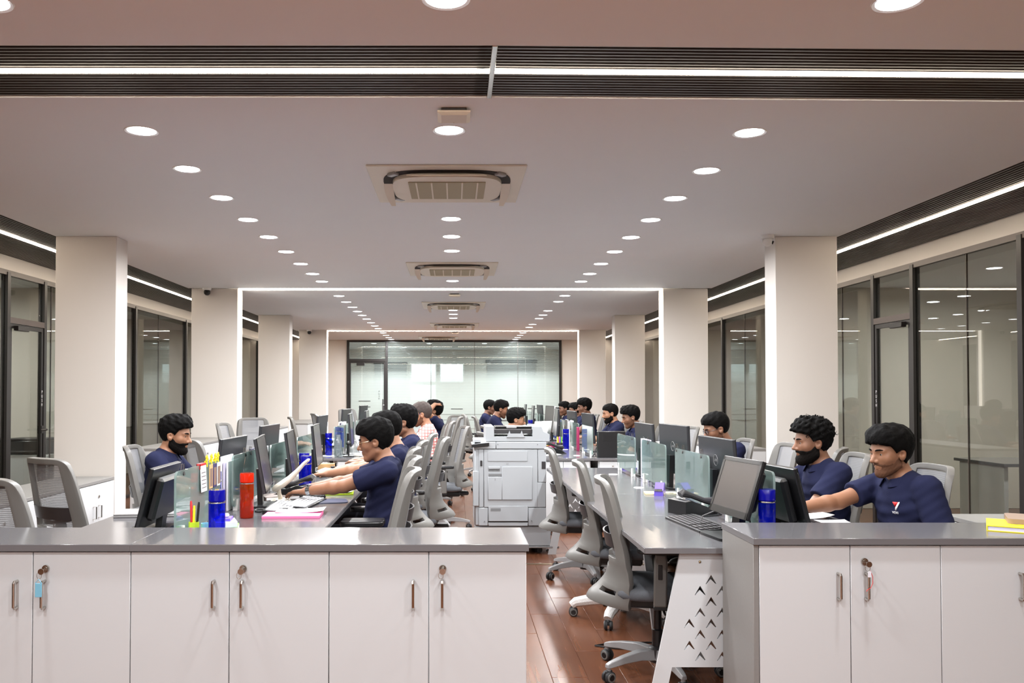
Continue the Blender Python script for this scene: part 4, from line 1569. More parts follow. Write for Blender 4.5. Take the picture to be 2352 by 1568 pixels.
def hand(Fd, W, d, up, side, curl, sc=1.0):
    d = Vector(d).normalized()
    up = Vector(up)
    up = (up - d * up.dot(d)).normalized()
    c = d.cross(up)
    ts = -side
    lens = {-1: .070, 0: .078, 1: .072, 2: .056}
    for q, o in enumerate((-.033, -.0115, .0105, .031)):
        fi = q - 1
        cc = c * (-ts * o * sc)
        base = W + d * .012 * sc + cc * .55
        kn = W + d * (.088 - (.010 if q == 3 else .003 if q == 0 else 0)) * sc + cc + up * .002
        Fd.cap(base, kn, .0145 * sc, .0118 * sc, .012)
        L = lens[fi] * sc
        p, dd = kn, d.copy()
        for sg, fr in enumerate((.45, .32, .25)):
            dd = (dd * math.cos(curl * (1 if sg else .8)) - up * math.sin(curl * (1 if sg else .8)))
            upn = c.cross(dd)
            if upn.dot(up) < 0:
                upn = -upn
            q2 = p + dd * (L * fr)
            Fd.cap(p, q2, (.0092 - .0009 * sg) * sc, (.0086 - .0009 * sg) * sc, .004)
            p = q2
            up_, dd = upn, dd
            dd = dd.normalized()
            # next bend about the same axis
            up2 = upn
            dd = dd
        # palm heel
    t0 = W + d * .028 * sc + c * (ts * .024 * sc) - up * .004
    t1 = t0 + (d * .62 + c * ts * .72 - up * .2).normalized() * .040 * sc
    t2 = t1 + (d * .92 + c * ts * .25 - up * .25).normalized() * .030 * sc
    Fd.cap(W + d * .02 * sc + c * (ts * .012 * sc), t0, .016 * sc, .0145 * sc, .012)
    Fd.cap(t0, t1, .0125 * sc, .0105 * sc, .008)
    Fd.cap(t1, t2, .0105 * sc, .0085 * sc, .004)


def check_material():
    m = bpy.data.materials.new('shirt_check')
    m.use_nodes = True
    nt = m.node_tree
    b = nt.nodes['Principled BSDF']
    b.inputs['Roughness'].default_value = .9
    tc = nt.nodes.new('ShaderNodeTexCoord')
    sp = nt.nodes.new('ShaderNodeSeparateXYZ')
    nt.links.new(tc.outputs['Object'], sp.inputs[0])
    vals = []
    for ax, sc in ((0, 190.0), (2, 190.0), (1, 190.0)):
        m1 = nt.nodes.new('ShaderNodeMath')
        m1.operation = 'MULTIPLY'
        m1.inputs[1].default_value = sc
        nt.links.new(sp.outputs[ax], m1.inputs[0])
        m2 = nt.nodes.new('ShaderNodeMath')
        m2.operation = 'SINE'
        nt.links.new(m1.outputs[0], m2.inputs[0])
        m3 = nt.nodes.new('ShaderNodeMath')
        m3.operation = 'GREATER_THAN'
        m3.inputs[1].default_value = .62
        nt.links.new(m2.outputs[0], m3.inputs[0])
        vals.append(m3)
    ad = nt.nodes.new('ShaderNodeMath')
    ad.operation = 'MAXIMUM'
    nt.links.new(vals[1].outputs[0], ad.inputs[0])
    nt.links.new(vals[2].outputs[0], ad.inputs[1])
    mx = nt.nodes.new('ShaderNodeMix')
    mx.data_type = 'RGBA'
    mx.inputs[6].default_value = srgb(240, 222, 214)
    mx.inputs[7].default_value = srgb(214, 120, 116)
    nt.links.new(ad.outputs[0], mx.inputs[0])
    nt.links.new(mx.outputs[2], b.inputs['Base Color'])
    MATS['shirt_check'] = m


check_material()
mat('skin_a', (140, 97, 72), .5, noise=(25, .10))
mat('skin_b', (130, 90, 68), .5, noise=(25, .10))
mat('skin_c', (156, 111, 85), .5, noise=(25, .10))
mat('skin_d', (112, 76, 58), .5, noise=(25, .10))
mat('hair_black', (10, 9, 9), .75, spec=.08, bump=(140, .5))
mat('hair_brown', (26, 21, 19), .75, spec=.08, bump=(140, .5))
mat('hair_greying', (60, 50, 46), .6, spec=.3, bump=(140, .9))
mat('beard_black', (16, 13, 12), .85, spec=.1, bump=(200, .5))
mat('stubble', (92, 62, 46), .8, spec=.2, noise=(300, .3))
mat('navy_polo', (32, 35, 60), .9, spec=.1, bump=(380, .25), noise=(6, .08))
mat('trouser_dark', (34, 33, 42), .9)
mat('shoe_black', (24, 22, 22), .4)
mat('eye_white', (170, 160, 152), .3)
mat('eye_iris', (26, 18, 14), .2)
mat('gold_wire', (196, 180, 150), .25, metal=1)
mat('frame_dark', (38, 32, 40), .3)
mat('frame_blue', (46, 52, 120), .3)
mat('watch_steel', (176, 178, 180), .2, metal=1)

HAIR = {
    'short': dict(side=.006, top=.018, quiff=.006, amp=.0018, freq=130),
    'neat': dict(side=.008, top=.020, quiff=.012, amp=.002, freq=110),
    'thick': dict(side=.014, top=.030, quiff=.014, amp=.003, freq=100, shift=-.008),
    'wild': dict(side=.014, top=.032, quiff=.014, amp=.0085, freq=135, shift=.002),
    'wavy': dict(side=.010, top=.026, quiff=.018, amp=.004, freq=120),
    'grey': dict(side=.010, top=.014, quiff=.004, amp=.002, freq=120, shift=.010),
}


def person(label, x, y, face, lean=8, pitch=8, yaw=0, roll=0, wl=(-.16, .42, .80), wr=(.16, .42, .80), skin='skin_a', hair='short',
           hair_m='hair_black', beard=0.0, beard_m='beard_black', glasses=None, shirt='navy_polo', h=.0055, fat=0.0, watch=None, curl=.3,
           hs=1.04, z=0.0, logo=False, elbow_out=.55, hands=True, poleL=None, poleR=None, fx=0.0):
    le = math.radians(lean)
    s = Vector((0, math.sin(le), math.cos(le)))
    f = Vector((0, math.cos(le), -math.sin(le)))
    Pp = Vector((0, -.05, .545 + z))
    N = Pp + s * .452
    Rh = rotm(math.radians(pitch), math.radians(yaw), math.radians(roll))
    hc = N + Vector((fx, .042, .006)) + s * .006
    RT = Rh.transposed()

    def hl(X, Y, Z):
        a, b, c = (X - hc.x) / hs, (Y - hc.y) / hs, (Z - hc.z) / hs
        return (RT[0][0] * a + RT[0][1] * b + RT[0][2] * c, RT[1][0] * a + RT[1][1] * b + RT[1][2] * c, RT[2][0] * a + RT[2][1] * b + RT[2][2] * c)

    def tl(X, Y, Z):
        b, c = Y - Pp.y, Z - Pp.z
        return X + 0 * b, f.y * b + f.z * c + 0 * X, s.y * b + s.z * c + 0 * X

    arms = {}
    for sd, W in ((-1, wl), (1, wr)):
        S = N - s * .05 + Vector((sd * .178, -.008, 0))
        pole = (poleL if sd < 0 else poleR) or (sd * elbow_out, -.35, -1)
        E, Wv = ik(S, Vector(W) + Vector((0, 0, z)), .275, .245, pole)
        arms[sd] = (S, E, Wv)
    allp = [p for a in arms.values() for p in a]
    top = hc + Rh @ Vector((0, 0, .12))
    lo = [min([p[i] for p in allp] + [-.22 if i == 0 else -.22 if i == 1 else .47 + z, top[i] - .16]) - (.11 if i != 2 else 0.0) for i in range(3)]
    lo[2] = min(.46 + z, min(p[2] for p in allp) - .06)
    hi = [max([p[i] for p in allp] + [.22 if i == 0 else .12 if i == 1 else .9, top[i] + .15]) + .12 for i in range(3)]
    hi[2] = max(hc.z + .31, max(p[2] for p in allp) + .12)
    B = SDF(lo, hi, h)
    # trunk
    sl = ([-.2, -.3, .45 + z], [.2, .35, 1.06 + z])
    B.put(lambda X, Y, Z: smin(ell(*tl(X, Y, Z), (0, .0, .10), (.125 + .02 * fat, .09 + .02 * fat, .16)), ell(*tl(X, Y, Z), (0, -.005, .28), (.14, .085, .165)), .05), *sl, .03)
    for sd in (-1, 1):
        S, E, W = arms[sd]
        B.cap(N - s * .045, S, .05, .045, .03)
        B.cap(N + s * .0, N - s * .03 + Vector((sd * .11, -.01, 0)), .045, .035, .03)
        B.cap(S, E, .046, .039, .025)
        M = E.lerp(W, .28)
        B.cap(E, M, .0385, .0405, .015)
        B.cap(M, W, .0405, .027, .015)
        if hands:
            dirv = (W - E).normalized()
            dh = Vector((dirv.x * .7 - sd * .12, dirv.y, dirv.z * .35 - .08))
            hand(B, W, dh, (0, 0, 1), sd, curl if not isinstance(curl, dict) else curl[sd])
    nb = hc + Rh @ Vector((0, -.022, .045)) * hs
    B.cap(N - s * .03, nb, .062, .054, .02)
    cc = hc + Rh @ Vector((0, 0, .11)) * hs
    rr = .19
    B.put(lambda X, Y, Z: head_full(*hl(X, Y, Z)) * hs, [cc[i] - rr for i in range(3)], [cc[i] + rr for i in range(3)], .018)
    root = obj('person', B.mesh('body', skin), None, (x, y, 0), (0, 0, math.radians(face)))
    tag(root, label, 'person', 'office workers')
    # shirt
    hsv = max(.008, h * 1.25)
    sh_lo = [min(-.25, arms[-1][1].x - .1), -.26, .44 + z]
    sh_hi = [max(.25, arms[1][1].x + .1), max(.32, arms[1][1].y + .1, arms[-1][1].y + .1), 1.06 + z]
    G = SDF(sh_lo, sh_hi, hsv)

    def trunk(X, Y, Z):
        u, v, w = tl(X, Y, Z)
        d = ell(u, v, w, (0, .008 + .02 * fat, .10), (.160 + .025 * fat, .124 + .035 * fat, .20))
        d = smin(d, ell(u, v, w, (0, .0, .31), (.174 + .01 * fat, .116 + .012 * fat, .17)), .06)
        au = np.abs(u)
        d = smin(d, cap(au, v, w, (.0, -.012, .392), (.165, -.012, .395), .060, .058), .03)
        d = smin(d, cap(au, v, w, (.03, -.01, .44), (.13, -.012, .415), .05, .044), .03)
        wr_ = .0028 * np.sin(w * 62 + au * 26 + v * 18) * np.sin(u * 24 + 1 + w * 12) + .0018 * np.sin(w * 120 + v * 60)
        return d + wr_
    G.put(trunk, [-.3, -.3, .4 + z], [.3, .4, 1.1 + z], .01)
    for sd in (-1, 1):
        S, E, W = arms[sd]
        u = (E - S).normalized()
        c0 = S + u * .185
        a0, b0 = S - u * .01, S + u * .23

        def sleeve(X, Y, Z, a0=a0, b0=b0, u=u, c0=c0):
            d = cap(X, Y, Z, a0, b0, .066, .067) + .0022 * np.sin((X + Z) * 70) * np.sin(Y * 60 + Z * 50)
            return smax(d, (X - c0.x) * u.x + (Y - c0.y) * u.y + (Z - c0.z) * u.z, .004)
        m = .1
        G.put(sleeve, [min(a0[i], b0[i]) - m for i in range(3)], [max(a0[i], b0[i]) + m for i in range(3)], .022)
    shm = G.mesh('shirt', shirt)
    so = obj('shirt', shm, root)
    # collar: a folded band round the neck
    cm = MB()
    n = 26
    V, Fq = [], []
    for i in range(n + 1):
        a = math.radians(-158 + 316 * i / n) - PI / 2
        for (r, dz_, dy) in ((.066, -.012, 0), (.063, .030, -.004), (.068, .034, -.004), (.088, -.004, 0), (.085, -.008, 0)):
            fr = max(0, math.sin(a))
            p = N + Vector((r * 1.02 * math.cos(a), r * 1.0 * math.sin(a) + .006 + dy, 0)) + s * (dz_ - .012 - .034 * fr)
            p.y += .016 * fr
            V.append(tuple(p))
    for i in range(n):
        for j in range(4):
            Fq.append((i * 5 + j, i * 5 + j + 1, (i + 1) * 5 + j + 1, (i + 1) * 5 + j))
    cm.add(V, Fq)
    cme = with_mods(cm.mesh('collar', shirt, 60), [('SOLIDIFY', dict(thickness=.003, offset=0))])
    obj('collar', cme, so)
    if logo:
        from mathutils.bvhtree import BVHTree
        bm = bmesh.new()
        bm.from_mesh(shm)
        bv = BVHTree.FromBMesh(bm)
        bm.free()

        def proj(px_, pz_):
            o = Pp + s * pz_ + Vector((px_, 0, 0)) + f * .4
            hit = bv.ray_cast(o, -f)
            return hit[0] + f * .0018
        for nm, poly, mm in (('emblem', [(-.016, .016), (.013, .016), (-.004, -.010)], 'red'), ('emblem_stripe', [(.013, .016), (.019, .016), (.002, -.026), (-.003, -.022), (-.0035, -.011)], 'white_letter')):
            V = [tuple(proj(-.082 - a, .335 + b)) for a, b in poly]
            mb = MB()
            mb.add(V, [tuple(range(len(V)))])
            obj(nm, with_mods(mb.mesh(nm, mm), [('SOLIDIFY', dict(thickness=.0008, offset=0))]), so)
        tm = text_mesh('VERI', .017, 'white_letter', .0003)
        for v in tm.vertices:
            p = proj(-.078 - v.co.x, .299 + v.co.y)
            v.co = p + f * v.co.z
        obj('emblem_lettering', tm, so)
    # trousers and shoes
    T = SDF([-.24, -.26, .02], [.24, .56, .66 + z], .014)
    T.put(lambda X, Y, Z: ell(X, Y, Z, (0, -.05, .535 + z), (.16 + .02 * fat, .125 + .02 * fat, .085)), [-.25, -.3, .4], [.25, .2, .7], .03)
    for sd in (-1, 1):
        T.cap((sd * .085, -.03, .535 + z), (sd * .12, .36, .53 + z), .078, .064, .03)
        T.cap((sd * .12, .36, .53 + z), (sd * .12, .34, .11), .060, .047, .03)
    obj('trousers', T.mesh('trousers', 'trouser_dark'), root)
    shoe = MB().ball((0, .07, .045), (.044, .135, .05), 14, 9)
    shoe.v = [(a, b, max(c, .002)) for a, b, c in shoe.v]
    sm_ = shoe.mesh('shoe', 'shoe_black', 60, fix=False)
    for sd in (-1, 1):
        obj('shoe', sm_, root, (sd * .12, .33, 0))
    # head pieces live in the head's own frame
    q = Rh.to_euler()
    kw = dict(loc=tuple(hc), rot=tuple(q))
    hh = max(.0042, h * .8)
    Hh = SDF([-.125, -.165, .0], [.125, .165, .30], hh)
    Hh.put(hair_fn(HAIR[hair]), [-.2, -.2, -.1], [.2, .2, .4], .001)
    o = obj('hair', Hh.mesh('hair', hair_m), root, **kw)
    o.scale = (hs,) * 3
    if hair == 'wild':
        cr = random.Random(5)
        cb_ = MB()
        for i in range(95):
            th, phi = cr.uniform(0, 2 * PI), math.acos(cr.uniform(.05, 1))
            nrm = Vector((math.sin(phi) * math.cos(th), math.sin(phi) * math.sin(th), math.cos(phi)))
            c0 = Vector((0, -.004, .142)) + Vector((nrm.x * .092, nrm.y * .115, nrm.z * .108))
            if c0.y > .07 and c0.z < .19:
                continue
            t1 = nrm.cross(Vector((cr.uniform(-1, 1), cr.uniform(-1, 1), cr.uniform(-1, 1)))).normalized()
            t2 = nrm.cross(t1)
            a0, rr2, ln = cr.uniform(0, 6), cr.uniform(.006, .011), cr.uniform(.012, .030)
            cb_.tube([c0 + nrm * (ln * k / 8) + t1 * (rr2 * math.cos(a0 + k * .75)) + t2 * (rr2 * math.sin(a0 + k * .75) + ln * .6 * k / 8) for k in range(9)], [.0032 - .0003 * k for k in range(9)], 5)
        o = obj('curls', cb_.mesh('curls', hair_m, 60, fix=False), root, **kw)
        o['kind'] = 'stuff'
        o.scale = (hs,) * 3
    if beard:
        Bb = SDF([-.10, -.05, -.035], [.10, .125, .13], hh)
        Bb.put(beard_fn(beard), [-.2, -.2, -.1], [.2, .2, .4], .001)
        o = obj('beard', Bb.mesh('beard', beard_m), root, **kw)
        o.scale = (hs,) * 3
    for sd in (-1, 1):
        o = obj('eyebrow', MB().tube([(sd * .012, .0945, .1345), (sd * .024, .0945, .139), (sd * .037, .088, .140), (sd * .050, .075, .1355)], [.0028, .0042, .0038, .002], 6).mesh('eb', hair_m), root, **kw)
        o.scale = (hs,) * 3
        e = obj('eye', MB().ball((sd * .031, .0712, .1155), .0122, 12, 8).mesh('eye', 'eye_white', 80), root, **kw)
        e.scale = (hs,) * 3
        obj('iris', MB().ball((sd * .031, .0792, .1152), .0056, 10, 6).mesh('iris', 'eye_iris', 80), e)
    if glasses:
        gm = MB()
        for sd in (-1, 1):
            ring_ = [(sd * .033 + .023 * math.copysign(abs(math.cos(a)) ** .75, math.cos(a)), .1005 - abs(sd * .033 + .023 * math.cos(a)) * .14, .113 + .018 * math.copysign(abs(math.sin(a)) ** .75, math.sin(a))) for a in [2 * PI * i / 20 for i in range(20)]]
            gm.tube(ring_, .0016, 6, closed=True)
            gm.tube([(sd * .056, .093, .120), (sd * .073, .06, .121), (sd * .080, .0, .120), (sd * .079, -.012, .112)], .0017, 6)
        gm.tube([(-.010, .1, .116), (0, .103, .118), (.010, .1, .116)], .0014, 6)
        o = obj('glasses', gm.mesh('glasses', glasses), root, **kw)
        o.scale = (hs,) * 3
        for sd in (-1, 1):
            obj('lens', MB().prism(rounded(.042, .032, .014, 4, sd * .033, .113), 'y', .0955, .0962).mesh('lens', 'lens_glass'), o)
    if watch:
        S, E, W = arms[watch[0]]
        d = (W - E).normalized()
        c = W - d * .015
        obj('watch', MB().cyl(c - d * .013, c + d * .013, .0315, .0305, 20).cyl(c + Vector((0, 0, .022)), c + Vector((0, 0, .036)), .018, .017, 16).mesh('watch', watch[1]), root)
    return root

# desk-side faces: 90 looks to -X, -90 looks to +X
person('man with an emblem on his navy polo reaching over the desk, right front', 2.22, 4.22, 96, lean=7, pitch=8, yaw=6, wl=(-.20, .20, .68), wr=(.10, .60, .80), skin='skin_a', hair='thick',
       beard=.0016, beard_m='stubble', hs=.99, logo=True, h=.005, curl=.12, poleL=(-.4, -.8, -.6), elbow_out=.25, fx=.0)
person('man with wild curly hair and a full beard in a navy polo, right side', 2.18, 5.03, 92, lean=8, pitch=5, yaw=-4, wl=(-.14, .40, .82), wr=(.16, .42, .82), skin='skin_b', hair='wild', beard=.010, hs=1.02, h=.005)
person('man with glasses looking down, in a navy polo, beside the second right pillar', 2.25, 7.0, 92, lean=8, pitch=20, wl=(-.12, .36, .80), wr=(.14, .36, .80), skin='skin_b', hair='neat', beard=.0016, beard_m='stubble', glasses='frame_dark', hs=1.04, h=.006)
person('bearded man in a navy polo seated on the left, facing the aisle', -1.97, 5.85, -88, lean=4, pitch=10, yaw=-4, wl=(-.14, .36, .80), wr=(.12, .36, .80), skin='skin_c', hair='wavy', beard=.008, hs=1.02, h=.005, fat=.5)
person('man with thin metal glasses and a steel watch, typing at the left desk', -.45, 5.16, 90, lean=2, pitch=12, yaw=0, wl=(-.02, .52, .80), wr=(.22, .50, .80), skin='skin_a', hair='thick', hair_m='hair_black', glasses='gold_wire', beard=.0, hs=1.0, h=.005, watch=(-1, 'watch_steel'), fat=.3)
person('man mostly hidden behind the man in thin glasses, dark watch on his wrist', -.43, 6.02, 90, lean=4, pitch=14, wl=(-.04, .56, .80), wr=(.16, .54, .80), skin='skin_c', hair='neat', hs=1.05, h=.007, watch=(1, 'plastic_black'), z=.02)
person('third man along the left aisle side, only wavy hair and collar showing', -.40, 7.25, 90, lean=4, pitch=6, skin='skin_b', hair='wavy', hs=1.1, h=.007, wl=(-.12, .4, .8), wr=(.14, .4, .8), z=.03)
person('older man in a red and white checked shirt with blue glasses', -.33, 9.55, 92, lean=4, pitch=10, skin='skin_c', hair='grey', hair_m='hair_greying', glasses='frame_blue', shirt='shirt_check', hs=1.1, h=.007, wl=(-.10, .38, .80), wr=(.12, .38, .80), z=.04, beard=.002, beard_m='stubble')
person('person with one hand raised to the back of the head, behind the checked shirt', -.29, 11.7, 92, lean=0, pitch=2, skin='skin_a', hair='thick', hs=1.08, h=.008, wl=(-.13, -.01, 1.22), wr=(.14, .38, .80), poleL=(-.8, .6, .2), z=.03, curl=.5)
person('man with glasses seen just over the copier', .60, 10.1, -90, lean=14, pitch=10, skin='skin_c', hair='wavy', glasses='gold_wire', hs=1.04, h=.007, wl=(-.12, .4, .8), wr=(.14, .4, .8), z=-.02)
person('man sitting upright in a navy polo beyond the copier', .55, 12.4, -90, lean=12, pitch=16, skin='skin_b', hair='neat', beard=.0016, beard_m='stubble', hs=1.04, h=.008, wl=(-.12, .4, .8), wr=(.14, .4, .8), z=.06)
person('dark haired man farthest on the aisle side of the right desks', .56, 14.7, -94, lean=4, pitch=8, skin='skin_d', hair='short', hs=1.04, h=.008, wl=(-.12, .4, .8), wr=(.14, .4, .8), z=.03)
person('man with swept hair looking down at his desk, far right row', 2.20, 10.2, 92, lean=8, pitch=16, skin='skin_b', hair='wavy', beard=.0016, beard_m='stubble', hs=1.05, h=.007, wl=(-.12, .4, .8), wr=(.14, .4, .8))
person('bearded man with short hair, second in the far right row', 2.21, 11.75, 92, lean=6, pitch=10, skin='skin_c', hair='short', beard=.006, hs=1.05, h=.007, wl=(-.12, .4, .8), wr=(.14, .4, .8))
person('tall man with thick hair, third in the far right row', 2.16, 13.8, 92, lean=6, pitch=8, skin='skin_d', hair='thick', hs=1.08, h=.008, wl=(-.12, .4, .8), wr=(.14, .4, .8), z=.05)
person('man with stubble partly hidden behind the tall man, far right row', 2.16, 14.9, 92, lean=6, pitch=8, skin='skin_d', hair='neat', beard=.004, beard_m='stubble', hs=1.05, h=.008, wl=(-.12, .4, .8), wr=(.14, .4, .8), z=-.02)
person('smiling man at the end of the far right row, beside the far glass', 2.16, 16.2, 92, lean=8, pitch=8, yaw=8, skin='skin_d', hair='neat', beard=.0016, beard_m='stubble', hs=1.08, h=.008, wl=(-.12, .4, .8), wr=(.14, .4, .8), z=-.02)

# ------------------------------------------------------------------ copier
YC = 7.42


def cz(zx, zy):
    p = at(1060 + zx / 5.058, 960 + zy / 5.058, YC)
    return p.x, p.z


def cbox(x0, x1, y0, y1, z0, z1, m, c=.004):
    return bx(x0 - CX, x1 - CX, y0, y1, z0, z1, m, c)


CX = cz(620, 0)[0]
cp = thing('photocopier', 'tall white office photocopier standing in the aisle', 'copier', (CX, YC, 0))
xl, xr = cz(150, 0)[0], cz(985, 0)[0]
z_top = cz(0, 270)[1]
z_base = cz(0, 1256)[1]
body = obj('body', cbox(xl, xr, .02, .66, z_base, z_top, 'copier_white', .012), cp)
obj('lower_unit', cbox(xl + .01, cz(1040, 0)[0], .03, .62, .07, z_base - .004, 'copier_white', .008), cp)
obj('base_plate', cbox(xl + .03, cz(1060, 0)[0], .02, .64, .055, .07, 'plastic_silver', .004), cp)
for sx in (xl + .08, xr - .06):
    for sy in (.1, .55):
        obj('caster', CASTER, cp, (sx - CX, sy, 0), (0, 0, .6))


def cpanel(zx0, zy0, zx1, zy1, name, m='copier_white', y=.0, d=.022, par=None, c=.003):
    a, b = cz(zx0, zy0), cz(zx1, zy1)
    return obj(name, bx(a[0] - CX, b[0] - CX, y, y + d, b[1], a[1], m, c), par or cp)


cpanel(150, 275, 400, 356, 'upper_cover')
cpanel(404, 275, 985, 356, 'upper_cover')
dr = cpanel(262, 364, 884, 1036, 'side_door', y=.004)
cpanel(305, 382, 765, 500, 'inset_panel', y=-.001, d=.008, par=dr, c=.0015)
cpanel(470, 562, 822, 948, 'bypass_tray', y=-.006, d=.012, par=dr)
cpanel(308, 680, 470, 948, 'bypass_tray', y=-.006, d=.012, par=dr)
cpanel(314, 562, 446, 590, 'grip', y=-.008, d=.014, par=dr, c=.002)
cpanel(314, 596, 446, 612, 'grip_recess', 'copier_line', y=.0, d=.006, par=dr, c=0)
cpanel(316, 645, 464, 672, 'grip_recess', 'copier_line', y=-.003, d=.006, par=dr, c=0)
obj('lettering', text_mesh('2/1', .016, 'copier_line'), dr, (cz(535, 530)[0] - CX, -.0015, cz(0, 530)[1]), (PI / 2, 0, 0))
obj('lettering', text_mesh('2', .018, 'copier_line'), dr, (cz(390, 712)[0] - CX, -.0075, cz(0, 712)[1]), (PI / 2, 0, 0))
cpanel(836, 750, 982, 1036, 'side_cover', y=.006)
cpanel(890, 364, 985, 746, 'side_cover', y=.006)
cpanel(204, 364, 256, 1036, 'side_strip', y=.008)
cpanel(218, 492, 242, 556, 'latch', 'plastic_dark', y=.0, d=.012, c=.002)
cpanel(932, 504, 978, 590, 'port_recess', 'plastic_dark', y=.002, d=.006, c=.001)
cpanel(132, 616, 202, 1020, 'front_door_edge', y=.0)
lo_ = cpanel(200, 1042, 306, 1250, 'lower_cover', y=.006)
hi_ = cpanel(778, 1042, 985, 1250, 'lower_cover', y=.006)
cas = cpanel(314, 1020, 772, 1198, 'cassette_cover', y=-.002)
cpanel(338, 1046, 456, 1080, 'grip_recess', 'copier_line', y=-.003, d=.004, par=cas, c=0)
cpanel(314, 1212, 772, 1254, 'kick_panel', y=.006)
cpanel(310, 1200, 775, 1210, 'shadow_gap', 'gap_dark', y=.008, d=.01, c=0)
for (zx, zy) in ((268, 1198), (812, 1192), (422, 306), (884, 306)):
    a = cz(zx, zy)
    obj('screw', MB().cyl((0, .004, 0), (0, -.001, 0), .005, .005, 8).mesh('s', 'copier_line'), cp, (a[0] - CX, 0, a[1]))
# document feeder
fa, fb = cz(285, 100), cz(1025, 268)
fd = obj('document_feeder', MB().prism([(fa[0] - CX, fb[1]), (fb[0] - CX, fb[1]), (fb[0] - CX, cz(0, 185)[1]), (cz(955, 0)[0] - CX, cz(0, 160)[1]), (cz(930, 0)[0] - CX, fa[1]), (cz(830, 0)[0] - CX, fa[1]), (cz(828, 0)[0] - CX, cz(0, 215)[1]), (cz(380, 0)[0] - CX, cz(0, 215)[1]), (cz(378, 0)[0] - CX, fa[1]), (fa[0] - CX, fa[1])], 'y', .01, .62).mesh('fd', 'copier_white', 20), cp)
obj('feeder_lip', MB().prism([(cz(525, 0)[0] - CX, cz(0, 222)[1]), (cz(735, 0)[0] - CX, cz(0, 222)[1]), (cz(712, 0)[0] - CX, cz(0, 180)[1]), (cz(700, 0)[0] - CX, cz(0, 145)[1]), (cz(686, 0)[0] - CX, cz(0, 180)[1]), (cz(568, 0)[0] - CX, cz(0, 180)[1]), (cz(558, 0)[0] - CX, cz(0, 145)[1]), (cz(545, 0)[0] - CX, cz(0, 180)[1])], 'y', .002, .012).mesh('lip', 'copier_white', 20), fd)
obj('feeder_tray', MB().box(cz(370, 0)[0] - CX, cz(830, 0)[0] - CX, .05, .5, cz(0, 185)[1], cz(0, 130)[1], .006).mesh('ft', 'plastic_dark'), fd)
obj('feeder_guide', MB().box(cz(400, 0)[0] - CX, cz(835, 0)[0] - CX, .12, .42, cz(0, 118)[1], cz(0, 104)[1], .003).mesh('fg', 'plastic_black'), fd)
obj('feeder_slide', MB().box(cz(530, 0)[0] - CX, cz(650, 0)[0] - CX, .1, .35, cz(0, 125)[1], cz(0, 98)[1], .004).mesh('fs', 'plastic_silver'), fd)
pa, pb = cz(118, 290), cz(320, 335)
op = obj('control_panel', MB().prism([(pa[0] - CX, pb[1] - .004), (pb[0] - CX, pb[1] + .012), (pb[0] - CX, pa[1] + .004), (pa[0] - CX, pa[1] - .012)], 'y', -.02, .36).mesh('op', 'plastic_black', 20), cp)
obj('touch_screen', MB().prism([(pa[0] - CX + .004, pa[1] - .012), (pb[0] - CX - .004, pa[1] + .004), (pb[0] - CX - .004, pa[1] + .008), (pa[0] - CX + .004, pa[1] - .008)], 'y', -.015, .35).mesh('ts', 'copier_white', 20), op)
obj('panel_arm', bx(xl - CX - .01, xl - CX + .06, .0, .3, z_top - .05, z_top + .02, 'copier_white', .006), cp)
obj('power_cord', MB().tube([(xr - CX, .1, .25), (xr - CX + .06, .08, .15), (xr - CX + .08, .1, .03), (xr - CX + .02, .2, .006), (xr - CX + .15, .35, .006)], .005, 6).mesh('pc', 'plastic_black'), cp)

# ------------------------------------------------------------------ monitors
def monitor(x, y, face, label, w=.54, h=.32, zb=.10, tilt=8, style='thin', logo=False, z0=ZD, light=False, name='monitor', cat='monitor'):
    t = thing(name, label, cat, (x, y, z0), math.radians(face), 'computer monitors')
    th = .022 if style == 'thin' else .05
    R = Matrix.Translation((0, 0, zb)) @ Matrix.Rotation(math.radians(tilt), 4, 'X')
    mb = MB()
    mb.T = R
    mb.box(-w / 2, w / 2, -.012, .006, 0, h, .003)
    if style != 'thin':
        mb.T = R
        mb.box(-w * .38, w * .38, -.055, -.012, h * .15, h * .85, .012)
    back = 'white_plastic' if light else ('monitor_back' if style == 'thin' else 'monitor_black')
    p = obj('housing', mb.mesh('housing', back), t)
    mb = MB()
    mb.T = R
    bz = .008 if style == 'thin' else .02
    mb.box(-w / 2 + bz, w / 2 - bz, .005, .0072, bz * 1.6, h - bz, 0)
    obj('screen', mb.mesh('screen', 'screen_off', smooth=0), p)
    mb = MB()
    mb.T = R
    for (a, b, c, d) in ((-w / 2, w / 2, 0, bz * 1.6), (-w / 2, w / 2, h - bz, h), (-w / 2, -w / 2 + bz, 0, h), (w / 2 - bz, w / 2, 0, h)):
        mb.box(a, b, .004, .009, c, d, .001)
    obj('bezel', mb.mesh('bezel', 'monitor_black'), p)
    obj('stand_neck', MB().prism([(-.06, .012), (-.03, .012), (-.018 - math.tan(math.radians(tilt)) * h * .38, zb + h * .38), (-.048 - math.tan(math.radians(tilt)) * h * .38, zb + h * .38)], 'x', -.035, .035).mesh('neck', 'monitor_black', 20), t)
    obj('stand_base', MB().prism(rounded(.24, .18, .03, 4), 'z', 0, .012).mesh('base', 'monitor_black', 30), t)
    if logo:
        q = []
        for i in range(24):
            a = 2 * PI * i / 24
            q.append(tuple(R @ Vector((.032 * math.cos(a), -.0125, h * .56 + .032 * math.sin(a)))))
        obj('emblem_ring', MB().tube(q, .0016, 6, closed=True).mesh('ring', 'plastic_silver'), p)
        tm = text_mesh('DELL', .02, 'plastic_silver')
        tm.transform(R @ Matrix.Translation((0, -.0128, h * .56)) @ Matrix.Rotation(PI, 4, 'Z') @ Matrix.Rotation(PI / 2, 4, 'X'))
        obj('emblem_lettering', tm, p)
    return t


